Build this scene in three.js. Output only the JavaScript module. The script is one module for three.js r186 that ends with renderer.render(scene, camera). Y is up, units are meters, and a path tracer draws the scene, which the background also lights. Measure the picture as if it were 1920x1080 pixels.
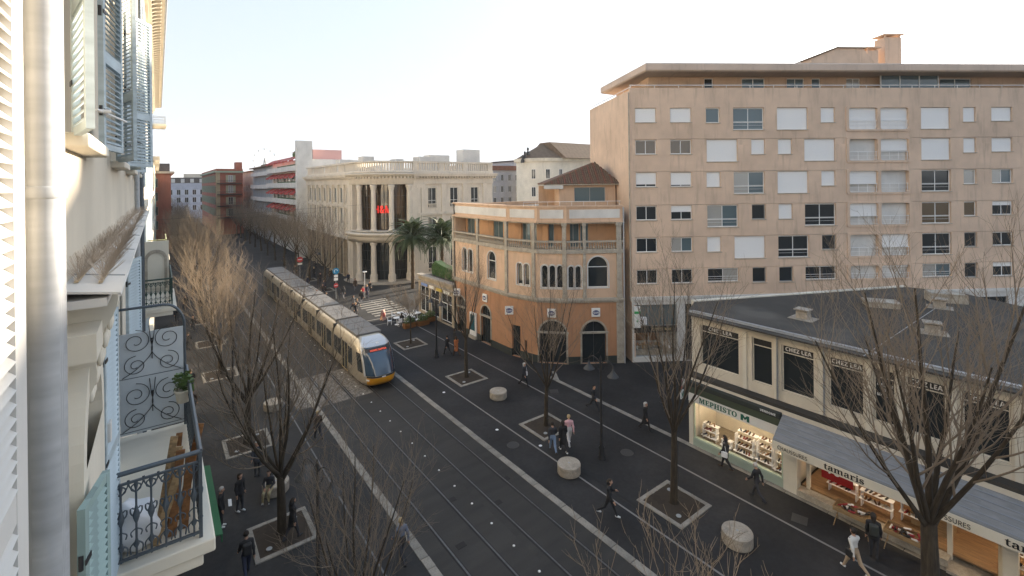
import * as THREE from 'three';
import { mergeGeometries, toCreasedNormals } from 'three/addons/utils/BufferGeometryUtils.js';
import { FontLoader } from 'three/addons/loaders/FontLoader.js';
import { TextGeometry } from 'three/addons/geometries/TextGeometry.js';
import { RoundedBoxGeometry } from 'three/addons/geometries/RoundedBoxGeometry.js';

// World: x = metres to the right of the viewer across the avenue, y up, -z = along the avenue away from the viewer.
const scene = new THREE.Scene();
const camera = new THREE.PerspectiveCamera(2 * Math.atan(736.5 / 880.5) * 180 / Math.PI, 1920 / 1473, 0.1, 3000);
camera.setViewOffset(1920, 1473, 0, 393, 1920, 1080);          // the photograph is the lower part of an upright frame
camera.position.set(0, 15, 0);
camera.rotation.order = 'YXZ';
camera.rotation.set(-0.03 * Math.PI / 180, -37.05 * Math.PI / 180, -0.64 * Math.PI / 180);
scene.add(camera);

const SUN = new THREE.Vector3(Math.sin(82.3 * Math.PI / 180) * Math.cos(10.75 * Math.PI / 180), Math.sin(10.75 * Math.PI / 180), -Math.cos(82.3 * Math.PI / 180) * Math.cos(10.75 * Math.PI / 180));
{ // clear winter sky, pale near the horizon, white round the low sun
  const W = 512, H = 256, d = new Float32Array(W * H * 4), v = new THREE.Vector3();
  for (let j = 0; j < H; j++) for (let i = 0; i < W; i++) {
    const th = ((j + .5) / H - .5) * Math.PI, ph = ((i + .5) / W - .5) * 2 * Math.PI;
    v.set(Math.cos(ph) * Math.cos(th), Math.sin(th), Math.sin(ph) * Math.cos(th));
    const e = Math.max(0, v.y), g = Math.acos(Math.min(1, v.dot(SUN))) * 180 / Math.PI;
    const t = Math.pow(e, .6), glow = 3.5 * Math.exp(-g / 6) + .55 * Math.exp(-g / 17) + .12 * Math.exp(-g / 35);
    const k = 1.0, o = (j * W + i) * 4;
    const c = [.295 * (1 - t) + .115 * t, .305 * (1 - t) + .175 * t, .31 * (1 - t) + .265 * t];
    d[o] = (c[0] * k + glow * 1.0); d[o + 1] = (c[1] * k + glow * .95); d[o + 2] = (c[2] * k + glow * .88);
    if (v.y < 0) { const s = Math.min(1, -v.y * 6); for (let q = 0; q < 3; q++) d[o + q] = d[o + q] * (1 - s) + .08 * s; }
    d[o + 3] = 1;
  }
  const sky = new THREE.DataTexture(d, W, H, THREE.RGBAFormat, THREE.FloatType);
  sky.mapping = THREE.EquirectangularReflectionMapping; sky.magFilter = sky.minFilter = THREE.LinearFilter; sky.needsUpdate = true;
  scene.background = sky; scene.environment = sky;
}
const sun = new THREE.DirectionalLight(new THREE.Color(1, .86, .68), 5);
sun.position.copy(SUN).multiplyScalar(220); sun.castShadow = true;
sun.shadow.mapSize.set(4096, 4096);
Object.assign(sun.shadow.camera, { left: -120, right: 120, top: 120, bottom: -120, near: 1, far: 500 });
scene.add(sun); scene.add(sun.target);

const renderer = new THREE.WebGLRenderer({ antialias: true });
renderer.setSize(1024, 576);
renderer.toneMapping = THREE.LinearToneMapping;
renderer.toneMappingExposure = 3.6;
renderer.shadowMap.enabled = true;
if (globalThis.document && document.body && document.body.appendChild) { try { document.body.appendChild(renderer.domElement); } catch (e) { /* no page */ } }

// ---------------------------------------------------------------- helpers
const D2R = Math.PI / 180;
function rng(seed) { let a = seed >>> 0; return () => { a = (a + 0x6D2B79F5) | 0; let t = Math.imul(a ^ (a >>> 15), 1 | a); t = (t + Math.imul(t ^ (t >>> 7), 61 | t)) ^ t; return ((t ^ (t >>> 14)) >>> 0) / 4294967296; }; }
const R0 = rng(77);
const rr = (a, b, r = R0) => a + (b - a) * r();
function hash2(x, y, s) { let h = Math.imul(x, 374761393) + Math.imul(y, 668265263) + Math.imul(s, 1442695041); h = Math.imul(h ^ (h >>> 13), 1274126177); return ((h ^ (h >>> 16)) >>> 0) / 4294967296; }
function pnoise(x, y, per, s) { // tileable value noise
  const xi = Math.floor(x), yi = Math.floor(y), fx = x - xi, fy = y - yi, m = (a) => ((a % per) + per) % per;
  const u = fx * fx * (3 - 2 * fx), v = fy * fy * (3 - 2 * fy);
  const a = hash2(m(xi), m(yi), s), b = hash2(m(xi + 1), m(yi), s), c = hash2(m(xi), m(yi + 1), s), e = hash2(m(xi + 1), m(yi + 1), s);
  return (a * (1 - u) + b * u) * (1 - v) + (c * (1 - u) + e * u) * v;
}
function fbm(u, v, base, oct, s, sx = 1, sy = 1) { let t = 0, a = .5, n = 0; for (let i = 0; i < oct; i++) { const p = base << i; t += a * pnoise(u * p * sx, v * p * sy, p * Math.max(sx, sy), s + i); n += a; a *= .55; } return t / n; }
function tex(size, metres, fn, srgb = true) { // fn(u,v) -> 0..1 grey or [r,g,b]
  const d = new Uint8Array(size * size * 4);
  for (let j = 0; j < size; j++) for (let i = 0; i < size; i++) {
    const c = fn((i + .5) / size, (j + .5) / size), o = (j * size + i) * 4, A = Array.isArray(c);
    for (let k = 0; k < 3; k++) d[o + k] = Math.max(0, Math.min(255, 255 * (A ? c[k] : c)));
    d[o + 3] = 255;
  }
  const t = new THREE.DataTexture(d, size, size, THREE.RGBAFormat);
  t.wrapS = t.wrapT = THREE.RepeatWrapping; t.magFilter = THREE.LinearFilter; t.minFilter = THREE.LinearMipmapLinearFilter; t.generateMipmaps = true;
  if (srgb) t.colorSpace = THREE.SRGBColorSpace;
  t.repeat.set(1 / metres, 1 / metres); t.needsUpdate = true; return t;
}
const rgb = (r, g, b) => new THREE.Color().setRGB(r, g, b);
const mat = (r, g, b, rough = .85, o = {}) => new THREE.MeshStandardMaterial({ color: rgb(r, g, b), roughness: rough, side: THREE.DoubleSide, ...o });
const phys = (r, g, b, rough, o = {}) => new THREE.MeshPhysicalMaterial({ color: rgb(r, g, b), roughness: rough, side: THREE.DoubleSide, ...o });

const TX = {};
TX.plaster = tex(512, 7, (u, v) => .86 + .14 * fbm(u, v, 5, 5, 3) - .05 * Math.pow(fbm(u, v, 3, 3, 9, 6, 1), 2));
TX.stain = tex(512, 9, (u, v) => { const s = fbm(u, v, 4, 4, 21, 8, 1), f = fbm(u, v, 6, 4, 31); const k = .84 + .16 * f - .3 * Math.max(0, s - .57); return [k, k * .99, k * .975]; });
TX.asphalt = tex(1024, 9, (u, v) => { const f = fbm(u, v, 4, 4, 41), g = hash2(Math.floor(u * 1024), Math.floor(v * 1024), 5), w = fbm(u, v, 64, 2, 8); return .5 + .5 * f + .12 * (g - .5) + .2 * (w - .5); });
TX.asphaltBump = tex(512, 1.2, (u, v) => fbm(u, v, 64, 2, 51), false);
TX.track = tex(1024, 12, (u, v) => { const f = fbm(u, v, 3, 5, 61), s = fbm(u, v, 4, 3, 62, 1, 8), g = hash2(Math.floor(u * 1024), Math.floor(v * 1024), 6); const k = .6 + .2 * f + .22 * (s - .4) + .1 * (g - .5); return [k, k * .985, k * .96]; });
TX.stone = tex(512, 2.2, (u, v) => { const f = fbm(u, v, 6, 5, 71), g = fbm(u, v, 48, 2, 72); const k = .70 + .22 * f + .14 * (g - .5); return [k, k * .985, k * .955]; });
TX.wood = tex(256, 1.1, (u, v) => { const f = fbm(u, v, 4, 4, 81, 1, 10); return [.62 + .38 * f, .58 + .36 * f, .52 + .32 * f]; });
TX.bark = tex(256, 1.4, (u, v) => { const f = fbm(u, v, 6, 4, 91, 4, 1), g = fbm(u, v, 4, 3, 92); const k = .5 + .35 * f + .25 * (g - .4); return [k, k * .97, k * .9]; });
TX.roof = tex(512, 14, (u, v) => { const f = fbm(u, v, 3, 5, 101), g = fbm(u, v, 20, 3, 102), p = Math.max(0, fbm(u, v, 5, 3, 103) - .56) * 1.1; const k = .62 + .3 * f + .1 * (g - .5) + p; return k; });
TX.metal = tex(256, 1.5, (u, v) => { const f = fbm(u, v, 4, 4, 111, 1, 6); return .8 + .2 * f; });
TX.rustic = tex(512, 3, (u, v) => { const f = fbm(u, v, 5, 5, 121), p = fbm(u, v, 8, 3, 122); const k = .74 + .26 * f - (p > .66 ? .1 : 0); return [k, k * .98, k * .94]; });
const MT = {
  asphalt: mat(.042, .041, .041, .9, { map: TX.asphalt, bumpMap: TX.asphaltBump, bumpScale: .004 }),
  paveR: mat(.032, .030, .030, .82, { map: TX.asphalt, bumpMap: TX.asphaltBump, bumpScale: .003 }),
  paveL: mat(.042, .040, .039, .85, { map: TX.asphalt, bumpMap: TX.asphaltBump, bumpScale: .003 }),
  track: mat(.058, .054, .050, .78, { map: TX.track, bumpMap: TX.asphaltBump, bumpScale: .003 }),
  kerb: mat(.40, .38, .35, .85, { map: TX.stone }), kerb2: mat(.33, .315, .29, .85, { map: TX.stone }),
  soil: mat(.055, .042, .032, 1, { map: TX.rustic }),
  stone: mat(.52, .47, .41, .8, { map: TX.stone }),
  white: mat(.78, .77, .74, .55), whiteMat: mat(.74, .72, .68, .85, { map: TX.plaster }),
  rail: mat(.15, .145, .14, .42, { metalness: .7, map: TX.metal }), groove: mat(.018, .017, .016, .9),
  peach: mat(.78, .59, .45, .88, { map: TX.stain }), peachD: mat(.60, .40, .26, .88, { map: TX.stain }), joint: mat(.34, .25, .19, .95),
  orangeLow: mat(.53, .285, .16, .85, { map: TX.stain }), orangeUp: mat(.70, .50, .36, .85, { map: TX.stain }), orangeIn: mat(.64, .38, .22, .85, { map: TX.stain }),
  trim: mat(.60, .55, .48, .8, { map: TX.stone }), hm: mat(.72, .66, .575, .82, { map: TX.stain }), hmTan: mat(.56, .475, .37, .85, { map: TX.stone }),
  frameW: mat(.78, .77, .75, .4), frameD: mat(.05, .055, .06, .4), frameG: mat(.30, .31, .31, .45),
  glass: phys(.025, .03, .033, .04, { specularIntensity: 1, ior: 1.55 }), glassBlue: phys(.10, .14, .155, .04, { ior: 1.6 }), glassCurt: phys(.36, .35, .32, .12, { clearcoat: 1, clearcoatRoughness: .03 }), glassWarm: phys(.12, .085, .05, .05, { clearcoat: 1 }),
  glassClear: phys(1, 1, 1, .02, { transmission: 1, thickness: 0, ior: 1.5 }),
  shutter: mat(.80, .79, .77, .6), iron: mat(.035, .035, .037, .5, { metalness: .35 }), ironBlue: mat(.12, .145, .17, .42, { metalness: .45, map: TX.metal }),
  green: mat(.03, .075, .018, .9), leaf: phys(.075, .13, .03, .8, { transmission: .25, thickness: 0 }), palm: phys(.055, .085, .03, .7, { transmission: .2, thickness: 0 }),
  bark: mat(.105, .085, .066, .95, { map: TX.bark }), twig: mat(.21, .165, .122, .95), palmTrunk: mat(.16, .12, .08, .95, { map: TX.bark }),
  roofGrey: mat(.094, .083, .070, .95, { map: TX.roof }), tile: mat(.21, .145, .10, .9, { map: TX.rustic }), tileRed: mat(.26, .12, .085, .9, { map: TX.rustic }), slate: mat(.11, .10, .11, .9, { map: TX.rustic }),
  cream: mat(.77, .69, .56, .88, { map: TX.plaster }), creamLight: mat(.80, .74, .62, .85, { map: TX.plaster }), paleBlue: mat(.53, .63, .68, .6, { map: TX.metal }), blueOld: mat(.33, .47, .50, .75, { map: TX.rustic }), zinc: mat(.50, .52, .54, .38, { metalness: .55, map: TX.metal }), pipe: mat(.52, .54, .56, .5, { metalness: .2, map: TX.metal }),
  woodBrown: mat(.30, .15, .06, .7, { map: TX.wood }), woodPale: mat(.50, .38, .24, .7, { map: TX.wood }), plasticW: mat(.82, .82, .83, .35),
  black: mat(.02, .02, .021, .6), dark: mat(.045, .043, .042, .8), charcoal: mat(.035, .04, .036, .7),
};
MT.glassClear.userData = {};

const V3 = (X, h, Z) => new THREE.Vector3(X, h, -Z);
const names = new Map();
function numbered(n) { const k = names.get(n) || 0; names.set(n, k + 1); return k ? `${n}_${String(k).padStart(3, '0')}` : n; }
function prep(g) { // plain triangles with position, normal, uv only
  let q = g.index ? g.toNonIndexed() : g;
  if (!q.attributes.normal) q.computeVertexNormals();
  for (const k of Object.keys(q.attributes)) if (!['position', 'normal', 'uv', 'color'].includes(k)) q.deleteAttribute(k);
  return q;
}
function boxUV(g) { // uv in metres from the face's own plane
  const p = g.attributes.position, n = g.attributes.normal, uv = new Float32Array(p.count * 2);
  for (let i = 0; i < p.count; i++) {
    const ax = Math.abs(n.getX(i)), ay = Math.abs(n.getY(i)), az = Math.abs(n.getZ(i));
    const x = p.getX(i), y = p.getY(i), z = p.getZ(i);
    if (ay >= ax && ay >= az) { uv[2 * i] = x; uv[2 * i + 1] = z; } else if (ax >= az) { uv[2 * i] = z; uv[2 * i + 1] = y; } else { uv[2 * i] = x; uv[2 * i + 1] = y; }
  }
  g.setAttribute('uv', new THREE.BufferAttribute(uv, 2)); return g;
}
function fuse(list) { const a = (Array.isArray(list) ? list : [list]).map(prep); for (const q of a) if (!q.attributes.uv) q.setAttribute('uv', new THREE.BufferAttribute(new Float32Array(q.attributes.position.count * 2), 2)); return a.length > 1 ? mergeGeometries(a) : a[0].clone(); }
function geo(list) { return boxUV(fuse(list)); }
function M(name, list, material, parent, keepUV = false) { // one named mesh from one or more geometries
  const g = list.isBufferGeometry && list.userData.ready ? list : (keepUV ? fuse(list) : geo(list)), m = new THREE.Mesh(g, material);
  m.name = name; m.castShadow = m.receiveShadow = true; if (parent) parent.add(m); return m;
}
const ready = (list) => { const g = geo(list); g.userData.ready = true; return g; };
const cache = new Map(); const cached = (k, f) => { if (!cache.has(k)) cache.set(k, f()); return cache.get(k); };
function thing(name, label, category, X = 0, h = 0, Z = 0, turn = 0, group) {
  const o = new THREE.Group(); o.name = numbered(name); o.position.set(X, h, -Z); o.rotation.y = turn; o.userData = { label, category }; if (group) o.userData.group = group; scene.add(o); return o;
}
function tagMesh(m, label, category, group) { m.name = numbered(m.name); m.userData = { label, category }; if (group) m.userData.group = group; scene.add(m); return m; }
function struct(m) { m.name = numbered(m.name); m.userData.kind = 'structure'; scene.add(m); return m; }
const bx = (x0, x1, y0, y1, z0, z1) => { const g = new THREE.BoxGeometry(Math.abs(x1 - x0), Math.abs(y1 - y0), Math.abs(z1 - z0)); g.translate((x0 + x1) / 2, (y0 + y1) / 2, (z0 + z1) / 2); return g; };
const rbx = (x0, x1, y0, y1, z0, z1, r = .02, s = 2) => { const g = new RoundedBoxGeometry(x1 - x0, y1 - y0, z1 - z0, s, r); g.translate((x0 + x1) / 2, (y0 + y1) / 2, (z0 + z1) / 2); return g; };
const cy = (x, y0, y1, z, r0, r1 = r0, n = 12) => { const g = new THREE.CylinderGeometry(r1, r0, y1 - y0, n); g.translate(x, (y0 + y1) / 2, z); return g; };
function rod(a, b, r0, r1 = r0, n = 6) { const A = a.isVector3 ? a : new THREE.Vector3(...a), B = b.isVector3 ? b : new THREE.Vector3(...b), d = B.clone().sub(A), L = d.length(); const g = new THREE.CylinderGeometry(r1, r0, L, n); g.translate(0, L / 2, 0); g.applyQuaternion(new THREE.Quaternion().setFromUnitVectors(new THREE.Vector3(0, 1, 0), d.normalize())); g.translate(A.x, A.y, A.z); return g; }
function tube(pts, r, seg = 20, n = 6, closed = false) { return new THREE.TubeGeometry(new THREE.CatmullRomCurve3(pts.map((p) => p.isVector3 ? p : new THREE.Vector3(...p)), closed), seg, r, n, closed); }
const lathe = (pts, n = 16) => new THREE.LatheGeometry(pts.map(([x, y]) => new THREE.Vector2(x, y)), n);
const mv = (g, x, y, z) => { const q = g.clone(); q.translate(x, y, z); return q; };
const rotY = (g, a) => { const q = g.clone(); q.rotateY(a); return q; };
function extr(shape, d, z = 0, o = {}) { const g = new THREE.ExtrudeGeometry(shape, { depth: d, bevelEnabled: false, curveSegments: 10, ...o }); g.translate(0, 0, z); return g; }
function rectShape(x0, x1, y0, y1) { const s = new THREE.Shape(); s.moveTo(x0, y0); s.lineTo(x1, y0); s.lineTo(x1, y1); s.lineTo(x0, y1); s.closePath(); return s; }
function holePath([x0, x1, y0, y1, arch]) { const p = new THREE.Path(); const r = (x1 - x0) / 2; p.moveTo(x0, y0); if (arch) { p.lineTo(x0, y1 - r); p.absarc((x0 + x1) / 2, y1 - r, r, Math.PI, 0, true); p.lineTo(x1, y0); } else { p.lineTo(x0, y1); p.lineTo(x1, y1); p.lineTo(x1, y0); } p.closePath(); return p; }
function archShape(x0, x1, y0, y1) { const s = new THREE.Shape(), r = (x1 - x0) / 2; s.moveTo(x0, y0); s.lineTo(x1, y0); s.lineTo(x1, y1 - r); s.absarc((x0 + x1) / 2, y1 - r, r, 0, Math.PI, false); s.lineTo(x0, y0); return s; }
function wallG(x0, x1, y0, y1, holes = [], th = .3, z = 0) { const s = rectShape(x0, x1, y0, y1); for (const h of holes) s.holes.push(holePath(h)); return extr(s, th, z - th); }
function prism(poly, y0, y1) { // plan polygon of [X,Z] pairs
  const s = new THREE.Shape(); poly.forEach(([x, z], i) => i ? s.lineTo(x, z) : s.moveTo(x, z)); s.closePath();
  const g = new THREE.ExtrudeGeometry(s, { depth: y1 - y0, bevelEnabled: false }); g.rotateX(-Math.PI / 2); g.translate(0, y0, 0); return g; // shape y -> -z
}
function frameG(x0, x1, y0, y1, w, z0, z1, vs = [], hs = []) { const o = [bx(x0, x1, y0, y0 + w, z0, z1), bx(x0, x1, y1 - w, y1, z0, z1), bx(x0, x0 + w, y0 + w, y1 - w, z0, z1), bx(x1 - w, x1, y0 + w, y1 - w, z0, z1)]; for (const v of vs) o.push(bx(v - w * .45, v + w * .45, y0 + w, y1 - w, z0 + .003, z1 - .003)); for (const h of hs) o.push(bx(x0 + w, x1 - w, h - w * .45, h + w * .45, z0 + .006, z1 - .006)); return o; }
// direction of a facade from P to Q (plan) -> group turn; local x runs P->Q, local z points out to the right-hand viewer
const turnOf = (P, Q) => Math.atan2(Q[1] - P[1], Q[0] - P[0]);
const fonts = {};
for (const k of ['droid_sans_bold', 'droid_sans_regular', 'droid_serif_bold']) fonts[k] = await new FontLoader().loadAsync(`fonts/droid/${k}.typeface.json`);
function text(str, size, depth = .02, font = 'droid_sans_bold', width) {
  const g = new TextGeometry(str, { font: fonts[font], size, depth, curveSegments: 3, bevelEnabled: false }); g.computeBoundingBox(); const b = g.boundingBox; g.translate(-(b.min.x + b.max.x) / 2, 0, 0); if (width) g.scale(width / (b.max.x - b.min.x), 1, 1); return g;
}
function canvasTex(w, h, draw) { const c = document.createElement('canvas'); c.width = w; c.height = h; const x = c.getContext('2d'); draw(x, w, h); const t = new THREE.CanvasTexture(c); t.colorSpace = THREE.SRGBColorSpace; t.magFilter = THREE.LinearFilter; return t; }
// a window of a facade: frame is the part, pane / shutter / curtain its pieces. Local z is the wall plane.
function windowPart(parent, w, h, x, y, z, o = {}) {
  const { fm = MT.frameW, gm = MT.glass, vs = [], hs = [], fw = .06, arch = false, shut = 0, name = 'window', sm = MT.shutter } = o;
  const key = `w${w.toFixed(2)},${h.toFixed(2)},${vs},${hs},${fw},${arch}`;
  const fg = cached(key, () => {
    if (!arch) return ready(frameG(0, w, 0, h, fw, -.03, .03, vs.map((t) => t * w), hs.map((t) => t * h)));
    const s = archShape(0, w, 0, h); const hp = new THREE.Path(archShape(fw, w - fw, fw, h - fw).getPoints(8)); s.holes.push(hp);
    const list = [extr(s, .06, -.03)]; for (const v of vs) list.push(bx(v * w - fw * .4, v * w + fw * .4, fw, h - fw * 1.2 - Math.abs(v - .5) * w, -.025, .025)); for (const q of hs) list.push(bx(fw * .6, w - fw * .6, q * h - fw * .6, q * h + fw * .6, -.027, .032)); return ready(list);
  });
  const f = M(name, fg, fm, parent); f.position.set(x, y, z);
  const cols = [0, ...vs, 1], rows = [0, ...hs, 1];
  if (arch) { const pg = cached(key + 'p', () => ready([extr(archShape(fw * .7, w - fw * .7, fw * .7, h - fw * .7), .012, -.008)])); M('pane', pg, gm, f); }
  else for (let i = 0; i + 1 < cols.length; i++) for (let j = 0; j + 1 < rows.length; j++) {
    if (shut >= 1 || (shut > 0 && rows.length === 2 && shut > .97)) continue;
    const pg = cached(`${key}p${i},${j}`, () => ready([bx(cols[i] * w + fw * .35, cols[i + 1] * w - fw * .35, rows[j] * h + fw * .35, rows[j + 1] * h - fw * .35, -.012, 0)]));
    M('pane', pg, Array.isArray(gm) ? gm[(i + j * (cols.length - 1)) % gm.length] : gm, f);
  }
  if (shut > 0) {
    const n = Math.max(2, Math.round(h * shut / .14)), sg = cached(`${key}s${shut}`, () => { const L = [], hh = h * shut / n; for (let i = 0; i < n; i++) L.push(bx(fw * .4, w - fw * .4, h - (i + 1) * hh + .008, h - i * hh, .012 + (i % 2) * .003, .045)); L.push(bx(fw * .4, w - fw * .4, h * (1 - shut), h - .01, .006, .03)); return ready(L); });
    M('roller_shutter', sg, sm, f);
  }
  return f;
}

// ---------------------------------------------------------------- ground and street
const sheet = (name, X0, X1, Z0, Z1, y, m) => { const g = new THREE.PlaneGeometry(X1 - X0, Z1 - Z0); g.rotateX(-Math.PI / 2); g.translate((X0 + X1) / 2, y, -(Z0 + Z1) / 2); return M(name, g, m); };
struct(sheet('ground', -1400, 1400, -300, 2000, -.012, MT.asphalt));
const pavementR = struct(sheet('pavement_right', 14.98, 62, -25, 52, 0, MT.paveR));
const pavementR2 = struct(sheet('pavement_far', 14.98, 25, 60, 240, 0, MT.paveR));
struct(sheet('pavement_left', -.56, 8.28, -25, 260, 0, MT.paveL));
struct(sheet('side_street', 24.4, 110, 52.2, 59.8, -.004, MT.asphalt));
const tram_track = struct(sheet('tram_track', 8.28, 14.98, -25, 260, -.001, MT.track));
for (const X of [9.39, 10.83, 12.43, 13.87]) {
  M('rail', [bx(X - .034, X + .034, -.02, .014, -200, 25)], MT.rail, tram_track);
  M('rail_groove', [bx(X + .036, X + .085, -.02, .004, -200, 25)], MT.groove, tram_track);
  M('rail_seal', [bx(X - .10, X - .036, -.02, .003, -200, 25)], MT.groove, tram_track);
}
for (let Z = 4.2; Z < 62; Z += 1.62) M('road_stud', cached('stud', () => ready([lathe([[0, .032], [.03, .03], [.05, .018], [.055, 0]], 10)])), MT.white, tram_track).position.set(11.62, .004, -Z);
for (const [X, Z] of [[9.9, 16.9], [11.0, 19.6], [12.6, 18.1], [13.95, 19.3], [13.2, 9.6]]) M('track_box', [bx(-.2, .2, 0, .008, -.14, .14)], MT.groove, tram_track).position.set(X, 0, -Z);
{ // flush bands of pale kerb slabs along the tramway and the shop fronts
  const mk = (label, X, w, Z0, Z1, L, seed) => {
    const s = new THREE.Group(); s.name = label; s.position.set(X, 0, 0); struct(s); const r = rng(seed);
    const gs = [.96, .98, .985].map((k) => ready([rbx(-w / 2, w / 2, -.1, .022, -L * k / 2, L * k / 2, .012, 1)]));
    let i = 0; for (let Z = Z0; Z < Z1; Z += L, i++) { const m = M('kerb_slab', gs[i % 3], r() < .34 ? MT.kerb2 : MT.kerb, s); m.position.set(rr(-.008, .008, r), rr(-.004, .004, r), -(Z + L / 2)); }
    return s;
  };
  mk('kerb_band', 14.86, .34, -6, 82, 1.0, 5); mk('kerb_band', 8.4, .36, -2, 84, .62, 6);
  mk('threshold_band', 24.02, .3, -6, 26.4, .9, 7);
  const s = new THREE.Group(); s.name = 'threshold_band'; s.position.set(24.02, 0, -26.35); s.rotation.y = Math.atan2(1.45, .9); struct(s);
  for (let i = 0; i < 3; i++) M('kerb_slab', [bx(i * .6, i * .6 + .57, -.1, .02, -.14, .14)], MT.kerb, s);
}
for (const [X, w] of [[17.0, .045], [21.8, .05]]) M('slot_drain', [bx(X - w, X + w, -.02, .004, -60, 6)], mat(.20, .19, .18, .7), pavementR);
M('dark_gutter', [bx(17.42, 17.56, -.02, .006, -17.6, -10.2)], MT.groove, pavementR);
M('slot_drain', [bx(6.8, 6.87, -.02, .004, -60, 6)], mat(.14, .14, .14, .7), tram_track).position.set(0, .004, 0);
{ // zebra stripes over the mouth of the side street, and its stop line
  const g = ready([bx(-2.0, 2.2, 0, .006, -.2, .2)]), pm = mat(.40, .39, .37, .8, { map: TX.rustic });
  const z = new THREE.Group(); z.name = 'crosswalk'; z.position.set(21.6, -.002, -56); struct(z);
  for (let i = 0; i < 8; i++) M('stripe', g, pm, z).position.set(.12 * Math.sin(i * 9), 0, 3.8 - i * 1.04);
  M('edge_line', [bx(-4.6, 3.4, 0, .006, -.07, .07)], pm, z).position.set(-1.2, 0, 5.1);
  M('edge_line', [bx(-4.6, 3.4, 0, .006, -.05, .05)], pm, z).position.set(-1.2, 0, 7.2);
}
{ // granite setts between the rails where people cross
  const cob = tex(512, 1.6, (u, v) => { const r = Math.floor(v * 14), x = u * 14 + (r % 2) * .5, fx = x - Math.floor(x), fy = v * 14 - r; const e = Math.min(fx, 1 - fx, fy, 1 - fy); const t = hash2(Math.floor(x) % 14, r, 4); return e < .1 ? .34 : .62 + .36 * t; });
  const cb = tex(512, 1.6, (u, v) => { const r = Math.floor(v * 14), x = u * 14 + (r % 2) * .5, fx = x - Math.floor(x), fy = v * 14 - r; return Math.min(1, Math.min(fx, 1 - fx, fy, 1 - fy) * 5); }, false);
  const m = mat(.36, .32, .275, .8, { map: cob, bumpMap: cb, bumpScale: .02 });
  struct(M('sett_crossing', [bx(8.62, 9.25, -.02, .006, -39, -33.2), bx(9.5, 10.7, -.02, .006, -39, -33.2), bx(10.95, 12.29, -.02, .006, -39, -33.2)], m));
  struct(M('sett_apron', [bx(7.3, 8.2, -.02, .008, -39, -33.6)], m));
}
const pits = [[19.05, 13.0], [18.95, 21.9], [18.9, 31.15], [18.82, 41.0], [19.05, 3.8], [3.85, 43.9], [4.05, 31.2], [4.15, 22.2], [4.15, 13.0], [3.9, 53.2], [18.85, 69.5], [18.85, 78.7], [3.9, 62.4]];
const pitWord = ['beside the drum-shaped seat before the shoe shops', 'where the group of three walks past', 'in front of the arched bank corner', 'near the white cafe tables', 'at the edge under the big multi-stem tree', 'on the left pavement under the sunlit crown', 'on the left pavement near the lone lamp post', 'on the left pavement beside the people chatting', 'on the left pavement closest to the viewer', 'on the far left pavement', 'by the pillared store', 'farther up by the pillared store', 'second on the far left pavement'];
pits.forEach(([X, Z], i) => {
  const p = thing('tree_pit', `square pale stone tree pit frame ${pitWord[i]}`, 'tree pit', X, 0, Z, 0, 'stone framed tree pits'), a = 1.2, w = .2;
  const lg = cached('pitL', () => ready([rbx(-a, a, -.06, .05, -w / 2, w / 2, .012, 1)])), sg = cached('pitS', () => ready([rbx(-w / 2, w / 2, -.06, .05, -a + w + .004, a - w - .004, .012, 1)]));
  M('frame_stone', lg, MT.kerb, p).position.z = a - w / 2; M('frame_stone', lg, MT.kerb, p).position.z = -a + w / 2;
  M('frame_stone', sg, MT.kerb2, p).position.x = a - w / 2; M('frame_stone', sg, MT.kerb, p).position.x = -a + w / 2;
  const so = cached('soil', () => { const g = new THREE.PlaneGeometry(2 * a - 2 * w, 2 * a - 2 * w, 14, 14); g.rotateX(-Math.PI / 2); const q = g.attributes.position, r = rng(9); for (let k = 0; k < q.count; k++) q.setY(k, .012 + .03 * r() + .05 * Math.exp(-(q.getX(k) ** 2 + q.getZ(k) ** 2) * 6)); g.computeVertexNormals(); return ready([g]); });
  M('soil', so, MT.soil, p);
  if (i < 9) for (const s of [-1, 1]) M('ground_light', cached('gl', () => ready([new THREE.TorusGeometry(.1, .018, 6, 18).rotateX(Math.PI / 2), cy(0, -.02, .01, 0, .09, .09, 14)])), MT.frameG, p).position.set(s * .62, .06, -s * .66);
});
{ // drum-shaped stone seats
  const g = cached('drum', () => ready([lathe([[0, .5], [.52, .5], [.585, .485], [.6, .45], [.6, .31], [.585, .30], [.585, .285], [.6, .275], [.6, .04], [.57, 0], [0, 0]], 40)])), c = ready([cy(0, .499, .506, 0, .05, .05, 10)]);
  for (const [X, Z, w] of [[18.9, 26.9, 'near the bank corner'], [16.85, 17.7, 'beside the lamp post and three walkers'], [19.05, 10.0, 'in the lower right before the shoe shops'], [4.5, 25.5, 'with a person sitting on it'], [6.1, 35.0, 'beside the tram, behind bare branches']]) {
    const t = thing('drum_seat', `round pale stone drum seat ${w}`, 'stone seat', X, 0, Z, rr(0, 6), 'stone drum seats'); M('drum', g, MT.stone, t); M('lifting_plug', c, MT.frameG, t);
  }
}

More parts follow.
